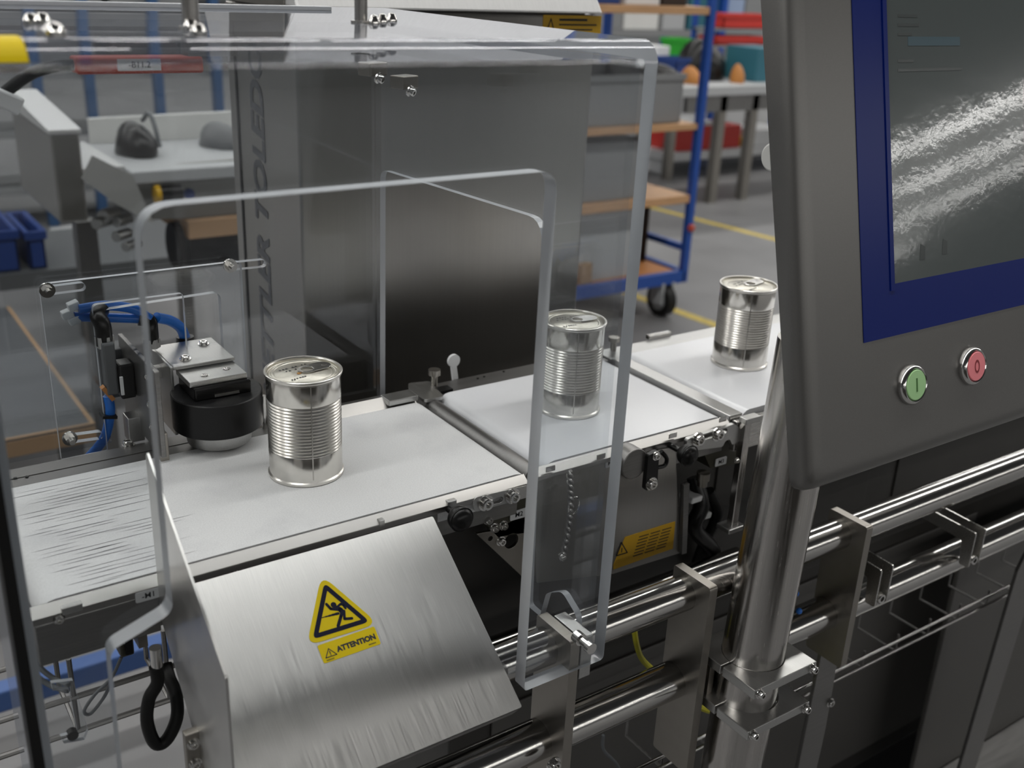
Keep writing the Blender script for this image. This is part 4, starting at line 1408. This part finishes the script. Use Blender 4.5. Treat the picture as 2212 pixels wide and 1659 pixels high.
# ================================================================== BACKGROUND
def crate(name, x0, x1, y0, y1, z0, z1, m, label, cat='bin', group=None, w=.006):
    root = MB()
    root.box(x0, x1, y0, y1, z0, z0 + w)
    root.box(x0, x1, y0, y0 + w, z0, z1).box(x0, x1, y1 - w, y1, z0, z1)
    root.box(x0, x0 + w, y0, y1, z0, z1).box(x1 - w, x1, y0, y1, z0, z1)
    o = tag(root.build(name, m, bevel=.002), label, cat, group)
    r = .008
    MB().box(x0 - r, x1 + r, y0 - r, y0, z1 - .025, z1).box(x0 - r, x1 + r, y1, y1 + r, z1 - .025, z1).box(
        x0 - r, x0, y0, y1, z1 - .025, z1).box(x1, x1 + r, y0, y1, z1 - .025, z1).build('rim', m, o)
    return o


def carton(name, x0, x1, y0, y1, z0, z1, m, label, cat='box', group=None, lid=None):
    o = tag(MB().box(x0, x1, y0, y1, z0, z1).build(name, m, bevel=.004), label, cat, group)
    if lid:
        MB().box(x0 - .003, x1 + .003, y0 - .003, y1 + .003, z1 - .03, z1 + .004).build('lid', lid, o)
    return o


def pxbox(px0, py0, px1, py1, y, d):
    a, b = U(px0, py0, 'y', y), U(px1, py1, 'y', y)
    return min(a.x, b.x), max(a.x, b.x), y, y + d, min(a.z, b.z), max(a.z, b.z)


# ---- blue picking trolley
ctx, cty, cx0 = 2.865, 2.40, 1.70
tr = thing('picking_trolley', (2.3, 2.7, FLOOR), 'blue framed trolley with wooden shelves beside the steel cabinet', 'trolley')
for (x, y) in ((ctx, cty), (ctx, cty + .66), (cx0, cty), (cx0, cty + .66)):
    MB().box(x - .016, x + .016, y - .016, y + .016, -.80, 1.0).build('post', 'rackblue', tr, bevel=.003)
    o = MB().cyl((x - .12, y + .02, FLOOR + .075), (x - .075, y + .02, FLOOR + .075), .075, n=32).build('castor_wheel', 'rubber', tr, smooth=True)
    MB().cyl((x - .122, y + .02, FLOOR + .075), (x - .073, y + .02, FLOOR + .075), .045, n=24).build('wheel_hub', 'bin', o, smooth=True)
    MB().box(x - .135, x - .12, y - .02, y + .06, FLOOR + .06, -.79).box(x - .075, x - .06, y - .02, y + .06, FLOOR + .06, -.79).build('castor_fork', 'binlight', tr, bevel=.002)
MB().box(cx0, ctx, cty - .016, cty + .016, -.80, -.745).build('frame_rail', 'rackblue', tr, bevel=.003)
MB().box(cx0, ctx, cty + .644, cty + .676, -.80, -.745).build('frame_rail', 'rackblue', tr, bevel=.003)
MB().box(ctx - .016, ctx + .016, cty, cty + .66, -.80, -.745).build('frame_rail', 'rackblue', tr, bevel=.003)
MB().box(ctx - .012, ctx + .012, cty, cty + .66, -.66, -.63).build('frame_rail', 'rackblue', tr, bevel=.003)
for (z, m, th) in ((-.755, 'orangewood', .022), (-.405, 'wood', .034), (-.10, 'wood', .026), (.365, 'wood', .030)):
    MB().box(cx0 + .017, ctx - .017, cty - .01, cty + .66, z - th, z).build('shelf', m, tr, bevel=.002)
MB().sphere((ctx + .0, cty - .02, -.55), .018, 12).build('end_knob', 'redp', tr, smooth=True)
x0, x1, _, _, z0, z1 = pxbox(1285, 462, 1380, 575, 2.46, .3)
carton('pale_carton', x0 - .12, x1, 2.46, 2.86, -.7548, z1, 'binlight', 'pale grey carton on the lowest trolley shelf')
x0, x1, _, _, z0, z1 = pxbox(1258, 540, 1284, 582, 2.42, .1)
carton('small_carton', x0, x1 - .01, 2.42, 2.452, -.7548, -.66, 'carton', 'small brown carton at the front of the lowest trolley shelf')
x0, x1, _, _, z0, z1 = pxbox(1402, 452, 1470, 525, 2.62, .3)
carton('dark_box', x0, min(x1, ctx - .03), 2.62, 2.95, -.7548, -.455, 'darkbox', 'dark brown box next to the blue post on the lowest trolley shelf')
crate('stacking_bin', 2.18, 2.62, 2.44, 2.85, -.4048, -.165, 'bin', 'dark grey stacking bin on the second trolley shelf')
crate('stacking_bin', 2.26, 2.79, 2.44, 2.95, -.0998, .10, 'bin', 'grey stacking bin at the post end of the third trolley shelf')
crate('stacking_bin', 1.80, 2.20, 2.44, 2.95, -.0998, .13, 'bin', 'grey stacking bin half hidden by the cabinet on the third trolley shelf')
for i, (w, h, m, n) in enumerate(((.16, .16, 'paleblue', 'pale blue'), (.14, .2, 'binlight', 'pale grey'), (.17, .14, 'bluebin', 'dark blue'), (.18, .22, 'white', 'white'), (.13, .16, 'darkbox', 'black'))):
    x = 1.86 + i * .195
    carton('stock_box', x, x + w, 2.45, 2.75, .3652, .3652 + h, m, n + ' box on the top trolley shelf', group='boxes on the top trolley shelf')
crate('blue_bin', 2.30, 2.50, 2.42, 2.60, -.7548 + .0, -.7548 + .001 + .0, 'bluebin', 'flat') if False else None

tc = thing('unseen_dark_block', (-.7, -1.9, FLOOR), 'unseen low dark block added across the aisle to darken reflections', 'cabinet')  # added out of view so cans and steel reflect something dark
MB().box(-1.7, .5, -2.2, -1.65, FLOOR + .06, .08).build('cabinet_body', 'housing', tc, bevel=.005)
for k in range(3):
    MB().box(-1.66 + k * .73, -.98 + k * .73, -1.65, -1.635, FLOOR + .10, .05).build('cabinet_door', 'housing', tc, bevel=.003)
MB().box(-1.65, .45, -2.15, -1.7, FLOOR, FLOOR + .06).build('plinth', 'rubber', tc)

# ---- storage rack behind the trolley
ry = 6.0
rk = thing('storage_rack', (5.2, ry + .3, FLOOR), 'tall storage rack full of boxes behind the trolley and the work table', 'rack')
for x in (3.3, 4.9, 6.5, 8.1):
    for y in (ry - .055, ry + .64):
        MB().box(x - .03, x + .03, y - .03, y + .03, FLOOR, 2.0).build('upright', 'rackblue', rk)
cols = [('paleblue', 'pale blue'), ('white', 'white'), ('bluebin', 'dark blue'), ('binlight', 'light grey'), ('bin', 'grey'), ('darkbox', 'black'), ('teal', 'teal'), ('offwhite', 'cream')]
ords = ['first', 'second', 'third', 'fourth', 'fifth', 'sixth', 'seventh', 'eighth', 'ninth', 'tenth', 'eleventh', 'twelfth']
rr = random.Random(3)
for si, z in enumerate((-.45, .05, .50, .95)):
    MB().box(3.3, 8.1, ry - .02, ry + .6, z - .05, z).build('shelf', 'bin' if si < 2 else 'wood', rk)
    if si == 0:
        continue
    x = 3.45
    for k in range(12):
        w = rr.uniform(.20, .38)
        h = rr.uniform(.20, .37)
        m, n = cols[(k * 3 + si * 5 + rr.randrange(2)) % 8]
        carton('stock_box', x, x + w, ry + .02, ry + .45, z + .0005, z + h, m, f'{n} box, {ords[k]} along the {ords[si]} laden shelf of the tall rack', group='boxes on the tall rack')
        x += w + rr.uniform(.01, .06)

# ---- steel work table with its clutter
ty = 4.1
wt = thing('work_table', (4.9, ty + .45, FLOOR), 'long steel work table with a dark apron in front of the rack', 'table')
MB().box(3.6, 6.6, ty, ty + .9, -.235, -.175).build('table_top', 'binlight', wt, bevel=.004)
MB().box(4.45, 6.4, ty + .03, ty + .07, -.34, -.235).build('apron', 'steel_dark', wt)
for x in (3.75, 4.78, 5.08 + .0, 6.4):
    MB().box(x - .03, x + .03, ty + .03, ty + .09, FLOOR, -.235).build('leg', 'plate', wt)
    MB().box(x - .03, x + .03, ty + .8, ty + .86, FLOOR, -.235).build('leg', 'plate', wt)
T0 = -.1748
def clutter(name, px0, px1, py0, m, label, cat, y, d, shape='box'):
    a, b = U(px0, py0, 'y', y), U(px1, py0, 'y', y)
    if shape == 'crate':
        return crate(name, a.x, b.x, y, y + d, T0, a.z, m, label, cat, w=.01)
    if shape == 'bag':
        rings = []
        cx, cy = (a.x + b.x) / 2, y + d / 2
        for k, (s, zz) in enumerate(((.95, 0), (1.0, .12), (.95, .4), (.72, .7), (.45, .9), (.2, 1.0))):
            rings.append([V((cx - (1 - s) * .12 * (b.x - a.x) + math.cos(2 * PI * j / 18) * (b.x - a.x) / 2 * s * (1 + .08 * math.sin(j * 5 + k)),
                             cy + math.sin(2 * PI * j / 18) * d / 2 * s, T0 + (a.z - T0) * zz)) for j in range(18)])
        return tag(MB().loft(rings).build(name, m, smooth=True), label, cat)
    return carton(name, a.x, b.x, y, y + d, T0, a.z, m, label, cat)


clutter('tool_bag', 1420, 1500, 142, 'black', 'low black bag at the near end of the steel work table', 'bag', 4.15, .3, 'bag')
clutter('tool_bag', 1515, 1602, 88, 'black', 'tall black bag in the middle of the steel work table', 'bag', 4.35, .35, 'bag')
clutter('green_bin', 1482, 1518, 86, 'greenbin', 'bright green bin on the steel work table', 'bin', 4.72, .25, 'crate')
clutter('blue_tray', 1462, 1500, 126, 'bluebin', 'blue open tray below the green bin on the work table', 'tray', 4.46, .2, 'crate')
clutter('orange_pouch', 1504, 1526, 146, 'orange', 'orange pouch between the black bags on the work table', 'pouch', 4.2, .18, 'bag')
clutter('orange_pot', 1602, 1618, 140, 'orange', 'small orange pot next to the teal box on the work table', 'pot', 4.2, .12, 'bag')
clutter('teal_box', 1640, 1700, 104, 'teal', 'teal box at the terminal end of the work table', 'box', 4.25, .3)
clutter('white_canister', 1420, 1448, 100, 'white', 'white canister behind the low black bag on the work table', 'canister', 4.7, .2)
# red bins on a blue shelf frame standing on the table
sx0, sx1 = U(1560, 100, 'y', 4.75).x, U(1700, 100, 'y', 4.75).x
sh = thing('table_shelf', ((sx0 + sx1) / 2, 4.9, T0), 'blue two tier shelf frame holding red bins on the work table', 'shelf')
MB().box(sx0 - .15, sx1 + .3, 4.72, 4.74, T0, T0 + .05).build('shelf_beam', 'rackblue', sh)
zz = [U(1560, 98, 'y', 4.75).z, U(1560, 62, 'y', 4.75).z]
for z in zz:
    MB().box(sx0 - .1, sx1 + .3, 4.75, 4.98, z - .015, z).build('shelf_board', 'bin', sh)
for x in (sx0 - .1, sx1 + .28):
    MB().box(x, x + .03, 4.95, 4.98, T0, zz[1] + .3).build('shelf_post', 'rackblue', sh)
crate('red_bin', sx0 - .05, sx0 + .45, 4.76, 4.94, zz[0] + .0002, zz[0] + .06, 'redbin', 'dark red shallow bin on the lower tier of the blue table shelf', w=.01)
crate('red_bin', sx0, sx0 + .5, 4.76, 4.94, zz[1] + .0002, U(1560, 30, 'y', 4.75).z, 'redbin', 'bright red bin on the upper tier of the blue table shelf', w=.01)
# white bench with red boxes under the window side
wb = thing('white_bench', (5.9, 5.2, FLOOR), 'low white bench carrying red boxes behind the table legs', 'bench')
MB().box(5.15, 6.9, 5.0, 5.45, -.84, -.775).build('bench_top', 'white', wb, bevel=.004)
for x in (5.2, 6.8):
    MB().box(x, x + .05, 5.05, 5.4, FLOOR, -.84).build('leg', 'white', wb)
carton('red_box', 5.25, 5.62, 5.05, 5.35, -.7748, -.56, 'redbin', 'red box at the near end of the white bench', lid='white')
carton('red_box', 5.66, 5.95, 5.05, 5.35, -.7748, -.60, 'redbin', 'plain red box next to the yellow pot on the white bench')
carton('yellow_pot', 5.97, 6.06, 5.05, 5.15, -.7748, -.71, 'yellow', 'small yellow pot beside the red boxes', 'pot')
carton('white_box', 6.08, 6.5, 5.05, 5.35, -.7748, -.65, 'white', 'white box on the bench beside the yellow pot')
# ---- second machine behind the infeed belt
my = 1.6
fm2 = thing('packing_machine', (.45, my + .3, FLOOR), 'steel packing machine with pale back panel and hooded end behind the cover', 'machine')
f = XZ(my)
P = lambda x, y: f.px(x, y)
a, b = P(108, 292), P(192, 478)
h = MB()
h.hexa([(a[0], my, b[1]), (b[0], my, b[1]), (b[0], my + .42, b[1]), (a[0], my + .42, b[1]),
        (a[0], my, a[1]), (b[0], my, a[1]), (b[0], my + .42, a[1] + .01), (a[0], my + .42, a[1] + .01)])
h.build('hood', 'steel_z', fm2, bevel=.006)
MB().hexa([(a[0] - .004, my - .004, a[1]), (b[0] + .004, my - .004, a[1]), (b[0] + .004, my + .424, a[1] + .01), (a[0] - .004, my + .424, a[1] + .01),
           (a[0] - .004, my - .004, a[1] + .012), (b[0] + .004, my - .004, a[1] + .012), (b[0] + .004, my + .424, a[1] + .05), (a[0] - .004, my + .424, a[1] + .05)]).build('bright_hood_top', 'hoodwhite', fm2, bevel=.003)  # brightness of the hood's top face put into a paler plate
f2 = XZ(my + .42)
q = [f2.px(192, 257), f2.px(530, 240), f2.px(530, 312), f2.px(200, 332)]
MB().plate(f2, q, -.02).build('back_panel', 'offwhite', fm2)
a, b = P(283, 372), P(530, 352)
zt = a[1]
MB().box(b[0] - (b[0] - a[0]), b[0] + .25, my, my + .43, zt - .03, zt).build('table_top', 'binlight', fm2, bevel=.004)
MB().box(a[0] - .10, a[0], my + .05, my + .43, zt - .03, zt + .005).build('side_shelf', 'hoodwhite', fm2)
s = MB()
g = [P(175, 385), P(198, 335), P(285, 378), P(330, 482), P(250, 440)]
s.plate(f, g, .01)
s.build('side_guard', 'midgrey', fm2)
g = [P(285, 374), P(535, 353), P(535, 478), P(335, 486)]
MB().plate(XZ(my + .06), g, -.02).build('front_apron', 'midgrey', fm2)
a, b = P(412, 475), P(540, 508)
MB().box(a[0], b[0], my + .02, my + .35, b[1], a[1] - .01).build('wood_block', 'carton', fm2)
c = U(440, 525, 'y', my + .1)
MB().cyl((c.x - .08, my + .1, c.z), (c.x + .16, my + .1, c.z), .062, n=28).build('drive_motor', 'rubber', fm2, smooth=True, bevel=.004)
for x in (a[0] - .2, a[0] + .35):
    MB().box(x, x + .05, my + .3, my + .35, FLOOR, b[1]).build('leg', 'steel_dark', fm2)
for (px, py, r) in ((240, 465, .016), (225, 482, .014), (268, 478, .014), (268, 510, .013), (288, 532, .012)):
    p = U(px, py, 'y', my + .05)
    MB().cyl(p + V((-.02, .0, 0)), p + V((.02, .03, 0)), r, n=18).build('pipe_fitting', 'alu', fm2, smooth=True, bevel=.002)
p = U(345, 420, 'y', my + .0)
MB().cyl(p, p + V((.05, 0, 0)), .022, n=20).build('switch_knob', 'black', fm2, smooth=True)
MB().cyl(p + V((-.012, 0, 0)), p, .022, n=20).build('switch_collar', 'amber', fm2, smooth=True)
p = U(407, 418, 'y', my + .03)
MB().cyl(p, p + V((0, -.01, 0)), .013, n=20).build('round_badge', 'bluebin', fm2, smooth=True)
T0 = zt + .0002
clutter('black_pouch', 268, 358, 276, 'black', 'crumpled black pouch lying on the packing machine table', 'pouch', my + .15, .18, 'bag')
clutter('black_pouch', 458, 545, 276, 'greyplastic', 'dark grey pouch half hidden by the cabinet on the packing machine table', 'pouch', my + .2, .18, 'bag')
p = U(322, 240, 'y', my + .2)
lead('thin_wire', [U(345, 318, 'y', my + .2), U(335, 275, 'y', my + .22), U(322, 245, 'y', my + .25), U(308, 260, 'y', my + .3)], .006, 'cable', 'grey lead rising from the black pouch on the packing machine', 'wire')
# discharge tray, blue crates and shelf in front of it
f = XZ(0)
tray = [U(x, y, 'z', -.62) for x, y in ((105, 493), (205, 477), (400, 562), (176, 556))]
tt = thing('discharge_tray', (tray[0].x, tray[0].y, FLOOR), 'pale steel discharge tray sloping from the packing machine', 'tray')
mb = MB()
mb.hexa([p - V((0, 0, .03)) for p in (tray[3], tray[2], tray[1], tray[0])] + [tray[3], tray[2], tray[1], tray[0]])
mb.build('tray_sheet', 'hoodwhite', tt, bevel=.004)
for p in (tray[3], tray[2]):
    MB().box(p.x - .02, p.x + .02, p.y + .03, p.y + .07, FLOOR, -.652).build('leg', 'steel_dark', tt)
yb = 2.6
x0, x1, y0, y1, z0, z1 = pxbox(-60, 505, 45, 585, yb, .3)
bt = thing('bin_bench', ((x0 + x1) / 2, yb + .2, FLOOR), 'dark teal bench carrying the blue bins by the packing machine', 'bench')
MB().box(x0 - .2, x1 + .6, yb - .03, yb + .5, z0 - .05, z0).build('bench_top', 'greyplastic', bt)
for x in (x0 - .15, x1 + .5):
    MB().box(x, x + .04, yb, yb + .04, FLOOR, z0 - .05).build('leg', 'steel_dark', bt)
crate('blue_bin', x0, x1, yb, yb + .3, z0 + .0002, z1, 'bluebin', 'dark blue open bin at the picture edge on the teal bench', w=.008)
x0b, x1b, *_ = pxbox(50, 505, 104, 585, yb, .3)
crate('blue_bin', x0b + .01, x1b, yb, yb + .3, z0 + .0002, z1 - .01, 'bluebin', 'dark blue open bin beside the pale discharge tray', w=.008)
a, b = U(-10, 420, 'y', 2.0), U(28, 480, 'y', 2.0)

# rack along the far side, blue uprights and grey shelves
ry2 = 5.2
rk2 = thing('shelving', (2.0, ry2 + .3, FLOOR), 'grey shelving with blue uprights far behind the packing machine', 'rack')
for px in (82, 195, 343, 470):
    x = U(px, 200, 'y', ry2).x
    MB().box(x - .024, x + .024, ry2 - .03, ry2 + .03, FLOOR, 1.6).build('upright', 'mutedblue', rk2)
xa, xb = U(60, 200, 'y', ry2).x - 1.2, U(640, 200, 'y', ry2).x
for z in (-.75, -.45, -.15, .10, .35, .62, .9, 1.2):
    MB().box(xa, xb, ry2 + .031, ry2 + .55, z - .03, z).build('shelf', 'bin', rk2)
rr = random.Random(11)
for si, z in enumerate((-.15, .10, .35, .62)):
    x = xa + .1
    k = 0
    while x < xb - .3 and k < 9:
        w = rr.uniform(.22, .45)
        m, n = [('bin', 'grey'), ('binlight', 'light grey'), ('greyplastic', 'dark grey'), ('carton', 'brown'), ('darkbox', 'black')][rr.randrange(5)]
        carton('stock_box', x, x + w, ry2 + .05, ry2 + .4, z + .0005, z + rr.uniform(.12, .2), m, f'{n} box, {ords[k]} along the {ords[si]} boxed shelf of the far shelving', group='boxes on the far shelving')
        x += w + rr.uniform(.02, .1)
        k += 1
